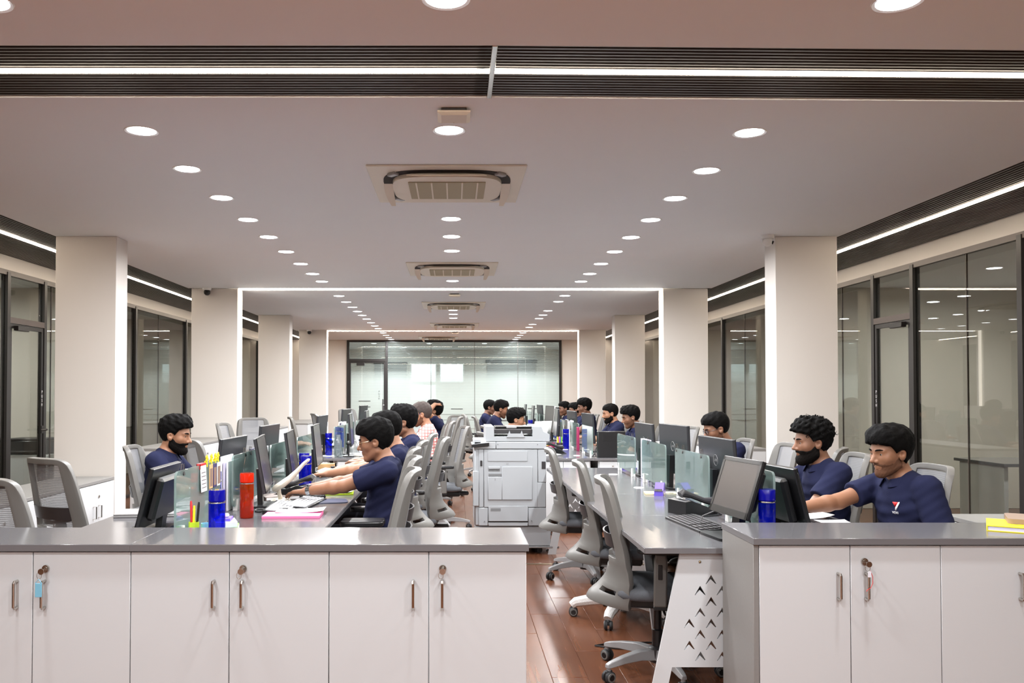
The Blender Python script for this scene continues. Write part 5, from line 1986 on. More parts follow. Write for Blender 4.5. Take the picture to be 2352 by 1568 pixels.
# left desks, screens facing the aisle (+X) and screens facing the outer side (-X)
monitor(-1.09, 4.98, -82, 'wide monitor with a grey blank screen beside the orange bottle', zb=.10, h=.31, tilt=10)
monitor(-1.10, 5.86, -84, 'monitor with a pale screen in front of the man in thin glasses', zb=.09, h=.31, tilt=8)
monitor(-1.08, 6.78, -86, 'third monitor along the near left row, nearly edge on', zb=.09, h=.32, tilt=6)
monitor(-1.47, 4.12, 92, 'bulky black monitor behind the closest left glass screen', w=.44, h=.29, zb=.03, tilt=14, style='old')
monitor(-1.44, 5.42, 88, 'black monitor back facing the bearded man on the left', zb=.08, h=.30, tilt=6, logo=False)
monitor(-1.42, 6.42, 88, 'black monitor back, third on the outer left side', zb=.10, h=.32, tilt=4)
monitor(-1.10, 9.1, -86, 'tall thin monitor seen edge on, near end of the far left row', zb=.10, h=.34, tilt=4)
monitor(-1.44, 8.5 + .6, 88, 'black monitor back at the near end of the far left row', zb=.10, h=.32, tilt=4)
monitor(-1.12, 11.0, -88, 'slim monitor edge on, middle of the far left row', zb=.10, h=.33, tilt=4)
monitor(-1.44, 11.1, 86, 'black monitor back, middle of the far left row', zb=.12, h=.33, tilt=4)
monitor(-1.42, 13.0, 84, 'black monitor back, distant on the far left row', zb=.14, h=.33, tilt=4)
monitor(-1.10, 13.4, -84, 'black monitor beside the distant left glass screens', zb=.14, h=.33, tilt=4)
# right desks
monitor(1.25, 3.90, 99, 'old square black monitor leaning back on the closest right desk', w=.36, h=.27, zb=.10, tilt=18, style='old')
monitor(1.57, 4.06, -84, 'black monitor of the man with the emblem, seen from behind', w=.50, h=.30, zb=.03, tilt=14, style='old')
monitor(1.55, 4.98, -86, 'dark monitor back with a round emblem, facing the curly haired man', zb=.10, h=.30, tilt=4, logo=True)
monitor(1.53, 5.90, -84, 'tall dark monitor back with an emblem, third on the right row', zb=.10, h=.34, tilt=2, logo=True)
monitor(1.53, 6.78, -88, 'dark monitor back with an emblem, fourth on the right row', zb=.10, h=.32, tilt=4, logo=True)
monitor(1.52, 9.6, -86, 'dark monitor back just behind the black computer box', zb=.10, h=.33, tilt=4)
monitor(1.52, 10.9, -86, 'grey monitor back in front of the bearded man, far right row', zb=.10, h=.33, tilt=4)
monitor(1.52, 12.7, -86, 'grey monitor back in front of the tall man', zb=.12, h=.33, tilt=4)
monitor(1.52, 15.0, -86, 'grey monitor back in front of the last men', zb=.12, h=.33, tilt=4)
monitor(1.26, 10.7, 88, 'slim monitor edge on, beside the blue bottles of the far right row', zb=.12, h=.34, tilt=4)
monitor(1.30, 11.8, 96, 'white backed monitor turned sideways, far right row', zb=.12, h=.36, tilt=4, light=True)
monitor(1.24, 13.7, 88, 'slim monitor in front of the upright man beyond the copier', zb=.12, h=.34, tilt=4)
monitor(1.24, 15.2, 88, 'slim monitor farthest on the aisle side of the right row', zb=.12, h=.34, tilt=4)

# ------------------------------------------------------------------ bottles, cups
def bottle_proto(bm, cm):
    b = MB().lathe([(0, .001), (.033, .001), (.0365, .006), (.0365, .178), (.034, .186), (.033, .188), (0, .188)], 28).mesh('bottle_body', bm, 40)
    n = MB().lathe([(.0368, .180), (.0372, .181), (.0372, .184), (.0368, .185)], 28).mesh('neck_ring', 'chrome', 40)
    c = MB().lathe([(0, .188), (.034, .188), (.0365, .190), (.0365, .232), (.034, .237), (0, .237)], 28).mesh('bottle_cap', cm, 40)
    w = MB().lathe([(0, .004), (.0345, .004), (.0345, .15), (0, .15)], 24).mesh('water', bm, 40)
    return [('bottle_body', b, None, (0, 0, 0), (0, 0, 0)), ('neck_ring', n, None, (0, 0, 0), (0, 0, 0)), ('bottle_cap', c, None, (0, 0, 0), (0, 0, 0)), ('water', w, None, (0, 0, 0), (0, 0, 0))]


BB, BO = bottle_proto('bottle_blue', 'bottle_blue_cap'), bottle_proto('bottle_orange', 'bottle_red_cap')
for (x, y, lab) in ((-1.04, 3.72, 'blue water bottle closest on the left desk, just over the worktop'),
                    (-1.30, 4.60, 'blue water bottle between the two closest left glass screens'),
                    (-1.00, 5.72, 'blue water bottle right of the pale monitor on the left desk'),
                    (-1.06, 5.98, 'blue water bottle half hidden behind another on the left desk'),
                    (1.40 - .03, 3.74, 'blue water bottle standing over the right worktop'),
                    (1.50, 4.62, 'blue water bottle behind the glass screen by the leaning monitor'),
                    (-1.33, 8.95, 'blue water bottle behind the near glass screen of the far left row'),
                    (-1.10, 10.35, 'blue water bottle on the far left row, left one of a pair'),
                    (-1.0, 10.55, 'blue water bottle on the far left row, right one of a pair'),
                    (1.30, 9.95, 'blue water bottle before the slim monitors of the far right row'),
                    (1.20, 11.3, 'blue water bottle beside the fanned papers, far right row'),
                    (1.18, 13.3, 'tiny blue water bottle far along the right row'),
                    (1.35, 12.3, 'blue water bottle half hidden by a monitor, far right row')):
    place(BB, 'water_bottle', lab, 'bottle', (x, y, ZD), 0, 'blue water bottles')
place(BO, 'water_bottle', 'orange water bottle with a red cap on the left desk', 'bottle', (-1.10, 4.50, ZD))

TUM = [('cup', MB().lathe([(0, 0), (.028, 0), (.034, .27), (.0365, .275), (.0365, .285), (.033, .285), (.031, .275), (0, .275)], 20).mesh('cup', 'white_plastic'), None, (0, 0, 0), (0, 0, 0)),
       ('lid', MB().lathe([(.0, .278), (.031, .278), (.031, .284), (0, .284)], 20).mesh('lid', 'plastic_silver'), None, (0, 0, 0), (0, 0, 0))]
for (x, y, lab) in ((1.63, 4.72, 'tall white tumbler behind the leaning monitor'), (1.58, 6.55, 'tall white tumbler by the third right monitor'), (1.60, 7.6 - .25, 'tall white tumbler at the far end of the near right row')):
    place(TUM, 'tumbler', lab, 'cup', (x, y, ZD), 0, 'white tumblers')

# ------------------------------------------------------------------ keyboards and mice
def keyboard_proto(w=.44, d=.15, keym='plastic_dark'):
    base = MB().prism([(-d / 2, 0), (d / 2, 0), (d / 2, .022), (-d / 2, .010)], 'x', -w / 2, w / 2).mesh('base', 'plastic_black', 20)
    km = MB()
    for r in range(6):
        for c in range(21):
            if c in (14, 18) and r < 5:
                continue
            kx = -w / 2 + .014 + c * (w - .028) / 21
            ky = -d / 2 + .012 + r * (d - .024) / 6
            kz = .010 + .012 * (ky + d / 2) / d
            km.box(kx, kx + (w - .028) / 21 * .84, ky, ky + (d - .024) / 6 * .82, kz, kz + .006)
    kk = km.mesh('keys', keym, smooth=0, fix=False)
    return [('base', base, None, (0, 0, 0), (0, 0, 0)), ('keys', kk, None, (0, 0, 0), (0, 0, 0))]


KB_L = keyboard_proto(keym='key_grey')
KB_D = keyboard_proto(.46, .165, 'plastic_dark')


def keyboard(pr, x, y, face, lab):
    t = place(pr, 'keyboard', lab, 'keyboard', (x, y, ZD), math.radians(face), 'keyboards')
    for c in t.children:
        if c.name.startswith('keys'):
            c['kind'] = 'stuff'


p = onz(700, 1158, ZD)
keyboard(KB_L, p.x, p.y, 84, 'dark keyboard with light keys in front of the pink folder')
p = onz(760, 1084, ZD)
keyboard(KB_L, p.x - .02, p.y, 88, 'keyboard with light keys under the hands of the watch wearer')
p = onz(1602, 1206, ZD)
keyboard(KB_D, p.x, p.y, -84, 'large black keyboard on the closest right desk')
keyboard(KB_L, -.98, 4.85, 92, 'keyboard under the hands of the man with thin glasses')
keyboard(KB_D, 1.72, 4.25, -90, 'black keyboard in front of the man with the emblem')
MOUSE = [('shell', MB().ball((0, 0, .012), (.030, .054, .024), 14, 9).mesh('shell', 'plastic_black', 60), None, (0, 0, 0), (0, 0, 0)),
         ('wheel', MB().cyl((-.004, .022, .03), (.004, .022, .03), .008, .008, 10).mesh('wheel', 'plastic_silver'), None, (0, 0, 0), (0, 0, 0))]
MOUSE[0][1].vertices.foreach_set('co', np.array([(v.co.x, v.co.y, max(v.co.z, 0.001)) for v in MOUSE[0][1].vertices], dtype=np.float32).ravel())


def mouse(x, y, lab, rz=1.5):
    place(MOUSE, 'computer_mouse', lab, 'mouse', (x, y, ZD + .004), rz, 'computer mice')


pad = thing('mouse_pad', 'dark blue mouse pad beside the light keyed keyboard', 'mouse pad', tuple(onz(752, 1151, ZD)), .2)
obj('mat', MB().prism(rounded(.24, .2, .04, 5), 'z', 0, .004).mesh('mat', 'mousepad'), pad)
p = onz(729, 1146, ZD)
mouse(p.x, p.y, 'black mouse at the edge of the blue mouse pad')
p = onz(768, 1098, ZD)
mouse(p.x + .02, p.y, 'black mouse under the hand of the man with thin glasses')
p = onz(1664, 1216, ZD)
mouse(1.22, 3.72, 'black mouse behind the large black keyboard', 0.4)

# ------------------------------------------------------------------ paper goods
def slab(name, cat, lab, x, y, w, d, h, m, rz=0.0, z=ZD, edge=None, grp=None, c=.001):
    t = thing(name, lab, cat, (x, y, z), rz, grp)
    obj('cover', bx(-w / 2, w / 2, -d / 2, d / 2, 0, h, m, min(c, h * .3)), t)
    if edge:
        obj('pages', bx(-w / 2 + .003, w / 2 + .0015, -d / 2 - .0015, d / 2 - .004, h * .16, h * .84, edge), t)
    return t


def sheet(lab, x, y, w, d, rz=0.0, z=ZD + .001, m='paper', lift=.012, name='paper_sheet'):
    """single sheet with a slight curl at one end"""
    t = thing(name, lab, 'paper', (x, y, z), rz, 'loose papers')
    n = 8
    V, Fq = [], []
    for i in range(n + 1):
        u = -w / 2 + w * i / n
        zz = .0008 + lift * (i / n) ** 4 + lift * .3 * (1 - i / n) ** 5
        V += [(u, -d / 2, zz), (u, d / 2, zz * .8)]
    for i in range(n):
        Fq.append((2 * i, 2 * i + 2, 2 * i + 3, 2 * i + 1))
    mb = MB()
    mb.add(V, Fq)
    obj('leaf', with_mods(mb.mesh('leaf', m, 60), [('SOLIDIFY', dict(thickness=.0015, offset=1))]), t)
    return t


p = onz(672, 1186, ZD)
slab('folder', 'folder', 'bright pink folder in front of the keyboard on the left desk', p.x, p.y + .02, .30, .20, .014, 'pink_card', .04)
p = onz(688, 1181, ZD)
sheet('white sheet lying on the pink folder', p.x, p.y + .04, .26, .17, .06, ZD + .0145)
p = onz(640, 1146, ZD)
slab('notebook', 'notebook', 'brown leather notebook at the foot of the blank monitor', p.x - .0, p.y + .05, .24, .2, .022, 'brown_leather', .5, edge='paper')
p = onz(705, 1134, ZD)
slab('tray', 'tray', 'cream tray in front of the white desk lamp', p.x, p.y, .24, .1, .016, 'cream_plastic', .1)
p = onz(712, 1133, ZD)
sheet('orange kraft envelope slanting over the cream tray', p.x + .02, p.y + .06, .2, .1, -.5, ZD + .017, 'manila', .02)
p = onz(768, 1135, ZD)
slab('document_pad', 'pad', 'white writing pad with a green edge beside the envelope', p.x, p.y + .03, .24, .17, .010, 'lime', .1)
sheet('white sheets on the green edged pad', p.x, p.y + .03, .23, .16, .12, ZD + .011)
sheet('white sheet lying on the far left row next to the webcam', -1.22 + .0, 9.0 - .1, .34, .2, .1)
sheet('white sheet by the phone on the far right row', .98, 9.0, .24, .2, .2)
sheet('white sheet under the arm of the curly haired man', 1.86, 4.55, .24, .2, .1, lift=.02)
sheet('white sheet beside the arm of the man with the emblem', 1.88, 4.32, .22, .18, -.2, lift=.01)
p = onz(1520, 1136, ZD)
slab('envelope', 'envelope', 'pale manila envelope lying beside the purple tape dispenser', p.x + .05, p.y + .04, .30, .12, .010, 'manila_pale', -.12)
p = onz(1440, 1078, ZD)
slab('marker_pen', 'pen', 'blue marker pen lying by the fourth right glass screen', p.x + .02, p.y, .14, .016, .014, 'purple', .4)
yb = thing('book', 'yellow book lying at the right end of the front worktop', 'book', tuple(Vector((2.32, 3.43, HC))), -.55)
obj('cover', MB().box(-.15, .15, -.115, .115, 0, .003).box(-.15, .15, -.115, .115, .019, .022).box(-.153, -.15, -.115, .115, 0, .022).mesh('c', 'yellow', smooth=0), yb)
obj('pages', bx(-.149, .147, -.112, .112, .003, .019, 'paper_lilac'), yb)
nb = thing('notebook', 'taupe leather notebook lying on the yellow book', 'notebook', (2.41, 3.47, HC + .0225), -.5)
obj('cover', MB().prism(rounded(.28, .2, .02, 4), 'z', 0, .02).mesh('c', 'taupe_leather', 40), nb)
obj('strap', bx(-.02, 0, -.101, .101, -.0005, .0215, 'brown_leather', .001), nb)


def standing_files(x, y0, n, label, hmax=.30, cols=('paper', 'paper_lilac', 'folder_navy', 'violet_dark', 'paper'), side=1):
    for i in range(n):
        hh = hmax - rnd.uniform(0, .04)
        m = cols[i % len(cols)]
        t = thing('document_file', label % ORD[i], 'file', (x + side * i * .016, y0 + rnd.uniform(-.01, .01), ZD), 0, 'files standing behind the glass screens')
        obj('cover', MB().box(-.005, .005, -.12, .12, 0.001, hh, .001).mesh('c', m), t)
        obj('pages', bx(-.003, .003, -.117, .121, .004, hh - .006, 'paper'), t)


standing_files(-1.27, 4.86, 3, 'white paper file standing behind the second left glass screen, %s of its stack', .31, ('paper', 'paper_lilac', 'paper'), -1)
standing_files(-1.28, 5.70, 5, 'file leaning behind the third left glass screen, %s of its stack', .31, ('paper', 'grey_panel', 'paper', 'violet_dark', 'folder_navy'), -1)
standing_files(1.44, 6.44, 4, 'lilac file standing behind the fourth right glass screen, %s of its stack', .31, ('paper_lilac', 'paper_lilac', 'violet_dark', 'paper'), 1)
standing_files(1.45, 4.42, 3, 'plastic wrapped file standing behind the closest right glass screen, %s of its stack', .31, ('paper', 'paper_lilac', 'paper'), 1)
standing_files(1.45, 5.22, 3, 'white file showing over the second right glass screen, %s of its stack', .30, ('paper_lilac', 'paper', 'paper'), 1)
standing_files(-1.27, 9.9, 5, 'file standing on the near part of the far left row, %s of its stack', .33, ('grey_panel', 'paper', 'paper_lilac', 'folder_navy', 'paper'), -1)
standing_files(1.46, 10.6, 5, 'file standing on the far right row, %s of its stack', .33, ('paper', 'paper_lilac', 'grey_panel', 'paper', 'paper'), -1)
mf = thing('folder', 'dark red folder standing between two glass screens of the far right row', 'folder', (1.40, 9.68, ZD))
obj('cover', bx(-.012, .012, -.04, .04, 0, .27, 'magenta', .002), mf)
for i in range(4):
    t = thing('paper_fan', 'curved white paper standing on the far right row, %s of the fan' % ORD[i], 'paper', (1.12 + i * .03, 11.0 + i * .05, ZD), .3 + i * .16, 'fanned papers')
    V, Fq = [], []
    for k in range(7):
        a = -.5 + k / 6
        V += [(a * .21, .05 * (a * 2) ** 2, 0), (a * .21 + .02, .05 * (a * 2) ** 2 - .03, .29)]
    for k in range(6):
        Fq.append((2 * k, 2 * k + 2, 2 * k + 3, 2 * k + 1))
    mb = MB()
    mb.add(V, Fq)
    obj('leaf', with_mods(mb.mesh('leaf', 'paper', 60), [('SOLIDIFY', dict(thickness=.0015, offset=0))]), t)

# ------------------------------------------------------------------ small desk things
dl = thing('desk_lamp', 'cream folding desk lamp with a long curved head', 'lamp', (-1.06, 5.18, ZD), 0)
obj('lamp_base', MB().lathe([(0, 0), (.06, 0), (.06, .008), (.045, .016), (0, .018)], 24).mesh('lb', 'cream_plastic'), dl)
obj('lamp_stem', MB().tube([(0, 0, .015), (-.005, -.02, .05), (-.01, -.04, .085)], [.014, .012, .018], 10).mesh('ls', 'cream_plastic'), dl)
obj('lamp_head', MB().tube([(-.035, -.05, .075), (-.015, -.05, .088), (.02, -.048, .11), (.065, -.045, .145), (.11, -.042, .19), (.15, -.04, .235), (.175, -.04, .255), (.182, -.04, .26)], [.022, .034, .036, .030, .022, .017, .015, .006], 14, flat=(1.3, .62)).mesh('lh', 'cream_plastic'), dl)

ph = thing('pen_holder', 'lime green pen holder behind the blue bottle on the left desk', 'pen holder', (-1.165, 3.80, ZD))
obj('cup', MB().lathe([(0, 0), (.024, 0), (.024, .085), (.0215, .085), (.0215, .004), (0, .004)], 6).mesh('cup', 'lime', 20), ph)
for k, (dx, dy, m, hh) in enumerate(((-.008, 0, 'red', .15), (.008, .004, 'plastic_black', .145), (.0, -.008, 'yellow', .13))):
    pn = thing('pen', ('red pen in the lime holder', 'black pen in the lime holder', 'yellow pen in the lime holder')[k], 'pen', (-1.165 + dx, 3.80 + dy, ZD + .006), .0, 'pens in the lime holder')
    obj('barrel', MB().cyl((0, 0, 0), (dx, .012, hh), .0055, .0055, 8).mesh('b', m), pn)
    obj('cap', MB().cyl((dx, .012, hh), (dx * 1.15, .0135, hh + .02), .006, .004, 8).mesh('c', m), pn)
bs = thing('pen_holder', 'small pale blue pen cup next to the lime holder', 'pen holder', (-1.12, 3.83, ZD))
obj('cup', MB().lathe([(0, 0), (.022, 0), (.022, .075), (.0195, .075), (.0195, .004), (0, .004)], 12).mesh('cup', 'blue_tag', 20), bs)
slab('book', 'book', 'thin green book under the purple boxes on the left desk', -1.10, 4.08, .12, .16, .024, 'green_bright', .2, edge='paper')
slab('box', 'box', 'flat white and purple box on the green book', -1.10, 4.08, .10, .14, .026, 'paper_lilac', .35, z=ZD + .0245)
slab('box', 'box', 'small purple box on the flat white box', -1.105, 4.08, .07, .09, .014, 'purple', .1, z=ZD + .051)
slab('eraser_block', 'eraser', 'little white eraser block on the purple box', -1.105, 4.08, .045, .03, .016, 'white_plastic', .3, z=ZD + .0655, c=.004)
tr = thing('tape_roll', 'cream tape roll lying flat behind the front worktop', 'tape', (-1.0, 3.92, ZD))
obj('roll', MB().lathe([(.035, 0), (.048, 0), (.048, .02), (.035, .02), (.035, 0)], 24).mesh('roll', 'cream_plastic', 30), tr)
obj('core', MB().lathe([(.032, 0), (.035, 0), (.035, .02), (.032, .02), (.032, 0)], 24).mesh('core', 'cardboard', 30), tr)

cal = thing('desk_calendar', 'paper calendar folded over the closest left glass screen', 'calendar', (-1.235, 4.14, ZD + .31))
for s in (-1, 1):
    obj('page', bx(s * .007, s * .010, -.045, .045, -.13, .006, 'paper'), cal, rot=(0, -s * .05, 0))
obj('heading', bx(-.0102, .0102, -.045, .045, -.02, .007, 'red'), cal)
for i in range(5):
    obj('print_line', bx(.0102, .0108, -.035, .035, -.04 - i * .018, -.036 - i * .018, 'grey_edge'), cal, rot=(0, -.05, 0))
for k, (y, m) in enumerate(((4.28, 'manila'), (4.35, 'violet_dark'), (4.42, 'white_plastic'))):
    c = thing('photo_card', ('orange printed card clipped to the left glass screen', 'dark printed card clipped to the left glass screen', 'white framed card clipped to the left glass screen')[k], 'card', (-1.229, y, ZD + .30), 0, 'cards on the glass screen')
    obj('card', bx(0, .003, -.03, .03, -.12, 0, m, .0008), c)
    obj('print', bx(.003, .0036, -.022, .022, -.11, -.02, 'taupe_leather'), c)
for k, y in enumerate((4.22, 4.30, 4.37, 4.42)):
    fl_ = thing('flower_clip', 'tiny yellow flower clip on the left glass screen, %s from the front' % ORD[k], 'clip', (-1.235, y, ZD + .3125), 0, 'yellow flower clips')
    obj('clip', bx(-.007, .007, -.006, .006, -.02, .01, 'yellow', .001), fl_)
    pm = MB()
    for i in range(5):
        a = 2 * PI * i / 5
        pm.ball((.004, .011 * math.cos(a), .022 + .011 * math.sin(a)), (.004, .008, .008), 8, 5)
    pm.ball((.008, 0, .022), .005, 8, 5)
    obj('petals', pm.mesh('petals', 'yellow', 60, fix=False), fl_)

cg = thing('sunglasses', 'black cable bundle and clip lying behind the pink folder', 'cable', tuple(onz(620, 1175, ZD)))
cg.name = 'cable_bundle'
obj('loop', MB().tube([(.08 * math.cos(a), .05 * math.sin(a), .008 + .004 * math.sin(3 * a)) for a in [2 * PI * i / 20 for i in range(20)]], .006, 6, closed=True).mesh('l', 'plastic_black'), cg)
obj('plug', bx(.05, .10, -.015, .015, .001, .022, 'plastic_black', .004), cg)


def phone(x, y, rz, lab):
    t = thing('desk_phone', lab, 'telephone', (x, y, ZD), rz, 'desk phones')
    obj('phone_base', MB().prism([(-.1, 0), (.1, 0), (.1, .075), (.06, .08), (-.1, .022)], 'x', -.085, .085).mesh('pb', 'plastic_black', 20), t)
    obj('handset', MB().tube([(-.055, -.1, .06), (-.055, -.085, .07), (-.055, -.03, .078), (-.055, .05, .108), (-.055, .1, .122), (-.055, .115, .112)], [.02, .024, .015, .015, .024, .02], 10).mesh('hs', 'plastic_dark'), t)
    obj('display', bx(-.02, .07, .03, .07, .0, .002, 'screen_off'), t, (0, 0, .074), (.35, 0, 0))
    kp = MB()
    for i in range(4):
        for j in range(3):
            kp.box(-.015 + j * .028, .005 + j * .028, -.07 + i * .024, -.055 + i * .024, 0, .003)
    k = obj('keypad', kp.mesh('kp', 'key_grey', smooth=0), t, (0, .0, .043), (.3, 0, 0))
    k['kind'] = 'stuff'
    obj('cord', MB().tube([(-.085, -.08, .02), (-.12, -.1, .006), (-.14, 0, .006), (-.11, .08, .006)], .004, 6).mesh('cd', 'plastic_black'), t)


phone(1.30, 4.66, 1.9, 'black desk phone beside the leaning monitor on the right desk')
phone(1.06, 9.25, 2.0, 'black desk phone on the near end of the far right row')
phone(-1.02, 5.40, -1.9, 'dark desk phone behind the hands of the man with thin glasses')
phone(-1.5, 10.4, .6, 'small dark phone on the outer side of the far left row')

tdp = thing('tape_dispenser', 'purple tape dispenser by the second right glass screen', 'tape dispenser', (1.33, 5.52, ZD), 1.2)
obj('dispenser_body', MB().prism([(-.075, 0), (.075, 0), (.07, .02), (.03, .075), (-.01, .08), (-.05, .04), (-.072, .035)], 'y', -.028, .028).mesh('tb', 'purple', 20), tdp)
obj('tape_reel', MB().cyl((.018, -.032, .048), (.018, .032, .048), .022, .022, 18).mesh('tr', 'clear_acrylic'), tdp)
obj('cutter', bx(-.078, -.07, -.025, .025, .03, .045, 'chrome'), tdp)

tow = thing('computer_case', 'black computer case standing at the near end of the far right row', 'computer', (1.60, 8.72, ZD))
obj('case', bx(-.14, .14, -.05, .05, 0, .265, 'plastic_black', .003), tow)
obj('vent_panel', bx(-.09, -.01, -.052, -.05, .17, .23, 'monitor_black', 0), tow)
obj('side_cables', MB().tube([(-.15, 0, .10), (-.17, -.02, .05), (-.16, -.03, .01), (-.19, .02, .008), (-.16, .05, .03)], .006, 6).mesh('sc', 'plastic_dark'), tow)

pc = thing('pen_holder', 'dark cup of coloured pens on the far right row', 'pen holder', (1.20, 9.75, ZD))
obj('cup', MB().lathe([(0, 0), (.036, 0), (.036, .09), (.033, .09), (.033, .004), (0, .004)], 16).mesh('cup', 'plastic_dark', 30), pc)
for k, m in enumerate(('green_bright', 'pink_card', 'yellow', 'purple')):
    a = k * 1.6
    pn = thing('pen', '%s highlighter in the dark pen cup, far right row' % ('green', 'pink', 'yellow', 'purple')[k], 'pen', (1.20 + .015 * math.cos(a), 9.75 + .015 * math.sin(a), ZD + .006), 0, 'highlighters in the dark cup')
    obj('barrel', MB().cyl((0, 0, 0), (.008 * math.cos(a), .008 * math.sin(a), .13), .007, .007, 8).mesh('b', m), pn)
    obj('cap', MB().cyl((.008 * math.cos(a), .008 * math.sin(a), .131), (.009 * math.cos(a), .009 * math.sin(a), .15), .008, .006, 8).mesh('c', m), pn)
mg = thing('mug', 'dark red mug on the far right row', 'mug', (1.10, 9.7, ZD))
obj('cup', MB().lathe([(0, 0), (.036, 0), (.04, .09), (.037, .09), (.033, .006), (0, .006)], 20).mesh('cup', 'magenta', 40), mg)
obj('handle', MB().tube([(-.036, 0, .075), (-.062, 0, .07), (-.066, 0, .04), (-.036, 0, .022)], .005, 8).mesh('h', 'magenta'), mg)
slab('sticky_notes', 'notes', 'yellow sticky note pad near the mug, far right row', 1.0, 9.55, .09, .09, .02, 'yellow', .2)
lt = thing('laptop', 'open silver laptop on the near end of the far left row', 'laptop', (-.86, 8.98, ZD), math.radians(-95))
obj('base', bx(-.16, .16, -.11, .11, 0, .016, 'plastic_silver', .003), lt)
k = obj('keys', bx(-.14, .14, -.09, .03, .016, .0172, 'plastic_black'), lt)
ld = obj('lid', bx(-.16, .16, -.004, .004, 0, .215, 'plastic_silver', .002), lt, (0, -.112, .014), (math.radians(16), 0, 0))
obj('screen', bx(-.15, .15, .004, .0046, .012, .205, 'paper_lilac'), ld)
lt2 = thing('laptop', 'closed silver laptop on the desk of the bearded man on the left', 'laptop', (-1.66, 4.62, ZD), .15)
obj('base', bx(-.16, .16, -.11, .11, 0, .012, 'plastic_silver', .003), lt2)
obj('lid', bx(-.16, .16, -.11, .11, .0125, .02, 'plastic_silver', .003), lt2)
wc = thing('webcam_stand', 'black webcam on a little stand at the near end of the far left row', 'webcam', (-1.10, 8.80, ZD))
obj('foot', MB().lathe([(0, 0), (.06, 0), (.06, .008), (0, .012)], 20).mesh('f', 'plastic_black'), wc)
obj('stem', MB().cyl((0, 0, .01), (0, 0, .12), .008, .008, 10).mesh('s', 'plastic_black'), wc)
obj('camera_head', MB().ball((0, 0, .135), .028, 12, 8).mesh('h', 'plastic_black'), wc)
gj = thing('glass_jar', 'clear glass jar behind the webcam, far left row', 'jar', (-1.2, 8.72, ZD))
obj('jar', MB().lathe([(0, 0), (.038, 0), (.042, .02), (.042, .16), (.026, .2), (.026, .23), (.022, .23), (.022, .2), (.038, .158), (.038, .02), (0, .006)], 20).mesh('j', 'clear_acrylic', 40), gj)
cb = thing('box', 'small brown cardboard box on the left desk before the far row', 'box', (-1.10, 7.28, ZD), .1)
obj('carton', bx(-.07, .07, -.05, .05, 0, .055, 'cardboard', .002), cb)
obj('flap_line', bx(-.0702, .0702, -.002, .002, .0, .0555, 'manila'), cb)
ms = thing('stapler', 'grey rounded mouse-like stapler on the far left row', 'stapler', (-1.0, 8.85, ZD), 1.2)
obj('shell', MB().ball((0, 0, .012), (.035, .06, .024), 12, 8).mesh('s', 'cream_plastic', 60), ms)
obj('base', MB().box(-.03, .03, -.055, .055, 0, .008, .003).mesh('b', 'plastic_silver'), ms)
slab('folder', 'folder', 'stack of kraft folders on the far left row', -1.30 - .25, 9.5, .3, .24, .03, 'manila', .2)
slab('folder', 'folder', 'thin white folder on the outer side of the far left row', -1.6, 9.05, .3, .22, .02, 'paper', -.1)
ad = thing('power_adapter', 'small white power adapter at the foot of the second right screen', 'adapter', tuple(onz(1542, 1140, ZD)), .2)
obj('case', bx(-.035, .035, -.025, .025, 0, .022, 'clear_acrylic', .004), ad)
obj('cord', MB().tube([(.035, 0, .008), (.08, .02, .005), (.12, -.03, .005), (.17, -.02, .005)], .003, 6).mesh('c', 'white_plastic'), ad)
cbl = thing('cable', 'black cables hanging behind the leaning monitor on the right desk', 'cable', (1.33, 3.98, ZD))
obj('strand', MB().tube([(.0, 0, .16), (.05, .03, .10), (.07, .05, .03), (.03, .10, .006), (.08, .16, .006), (.02, .2, .006)], .0045, 6).mesh('s', 'plastic_black'), cbl)
obj('strand', MB().tube([(-.05, .1, .11), (-.12, .18, .06), (-.13, .2, .006), (-.05, .16, .006)], .003, 6).mesh('s', 'grey_edge'), cbl)
fc = thing('floor_cable', 'black cable loop on the floor under the closest right chair', 'cable', (1.0, 4.75, 0))
obj('loop', MB().tube([(.28, 0, .006), (.1, .06, .006), (-.12, .05, .006), (-.22, 0, .006), (-.12, -.05, .006), (.1, -.06, .006), (.28, -.05, .006)], .005, 6).mesh('l', 'plastic_black'), fc)

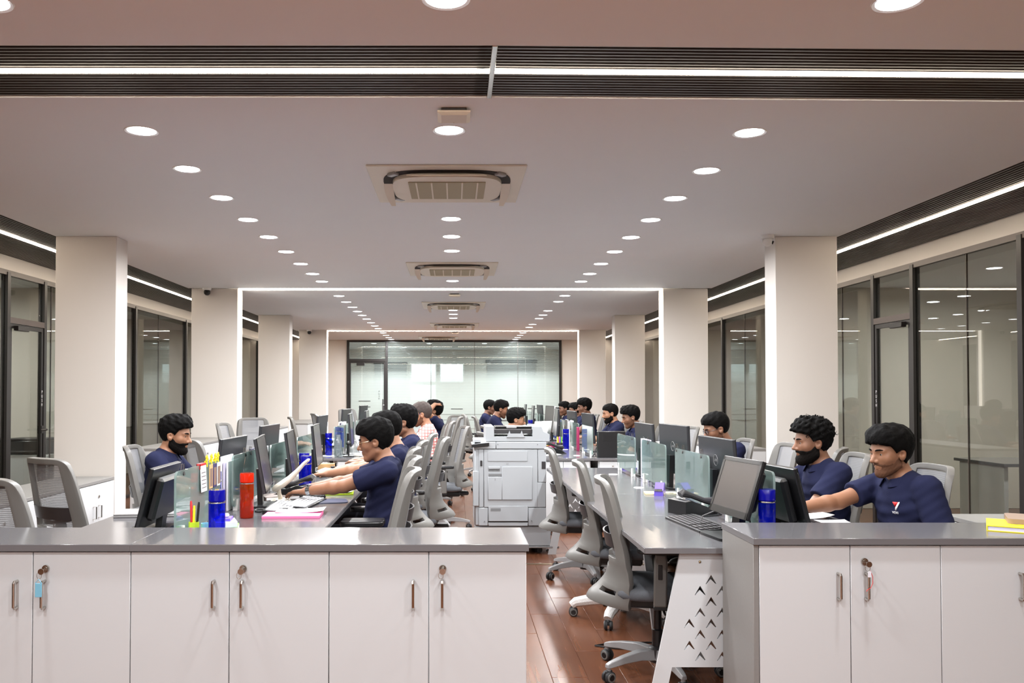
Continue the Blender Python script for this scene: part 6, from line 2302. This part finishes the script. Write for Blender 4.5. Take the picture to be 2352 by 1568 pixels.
# dim furniture behind the side glass
for sd, x, y, lab in (('r', 5.8, 8.3, 'pale desk in the unlit room behind the right glass'), ('r2', 5.7, 12.2, 'pale desk in the second unlit room behind the right glass'), ('l', -5.9, 9.0, 'pale desk in the unlit room behind the left glass'), ('l2', -5.8, 12.6, 'pale desk in the second unlit room behind the left glass')):
    t = thing('side_room_desk', lab, 'desk', (x, y, 0), 0, 'side room desks')
    obj('table_top', bx(-.7, .7, -.4, .4, .72, .75, 'grey_laminate', .003), t)
    for sx in (-1, 1):
        obj('leg', bx(sx * .65 - .02, sx * .65 + .02, -.35, .35, 0, .72, 'white_laminate', .002), t)
for (x, y, f_, lab) in ((5.3, 7.35, 20, 'grey chair in the unlit room behind the right glass'), (5.6, 11.2, 10, 'grey chair in the second unlit room behind the right glass'), (-5.6, 8.2, -20, 'grey chair in the unlit room behind the left glass'), (-5.5, 11.7, 0, 'grey chair in the second unlit room behind the left glass')):
    chair(x, y, f_, lab)
for i, (x, y) in enumerate(((5.58, 8.76), (5.62, 7.2), (5.58, 4.2), (5.6, 12.2), (5.6, 16.5), (-5.6, 7.2), (-5.6, 9.0), (-5.6, 4.2), (-5.6, 12.4), (-5.6, 16.5))):
    downlight(x, y, 'round downlight of a side room behind the glass, %s one counted' % ORD[i], 2.70, 'side room downlights')

pcab = thing('printer_cabinet', 'white cabinet under the black printer behind the left glass', 'cabinet', (-4.95, 9.95, 0))
obj('body', bx(-.3, .3, -.22, .22, .05, .70, 'white_laminate', .002), pcab)
obj('plinth', bx(-.28, .28, -.2, .2, 0, .05, 'gap_dark'), pcab)
obj('door', bx(-.297, .297, -.236, -.222, .06, .69, 'white_laminate', .001), pcab)
prn = thing('printer', 'black desktop printer on a cabinet behind the left glass', 'printer', (-4.95, 9.95, .70))
obj('body', bx(-.22, .22, -.18, .18, 0, .16, 'plastic_black', .01), prn)
obj('lid', bx(-.21, .21, -.17, .17, .16, .185, 'plastic_dark', .006), prn)
obj('paper_tray', bx(-.16, .16, -.26, -.18, .03, .045, 'plastic_dark', .003), prn)
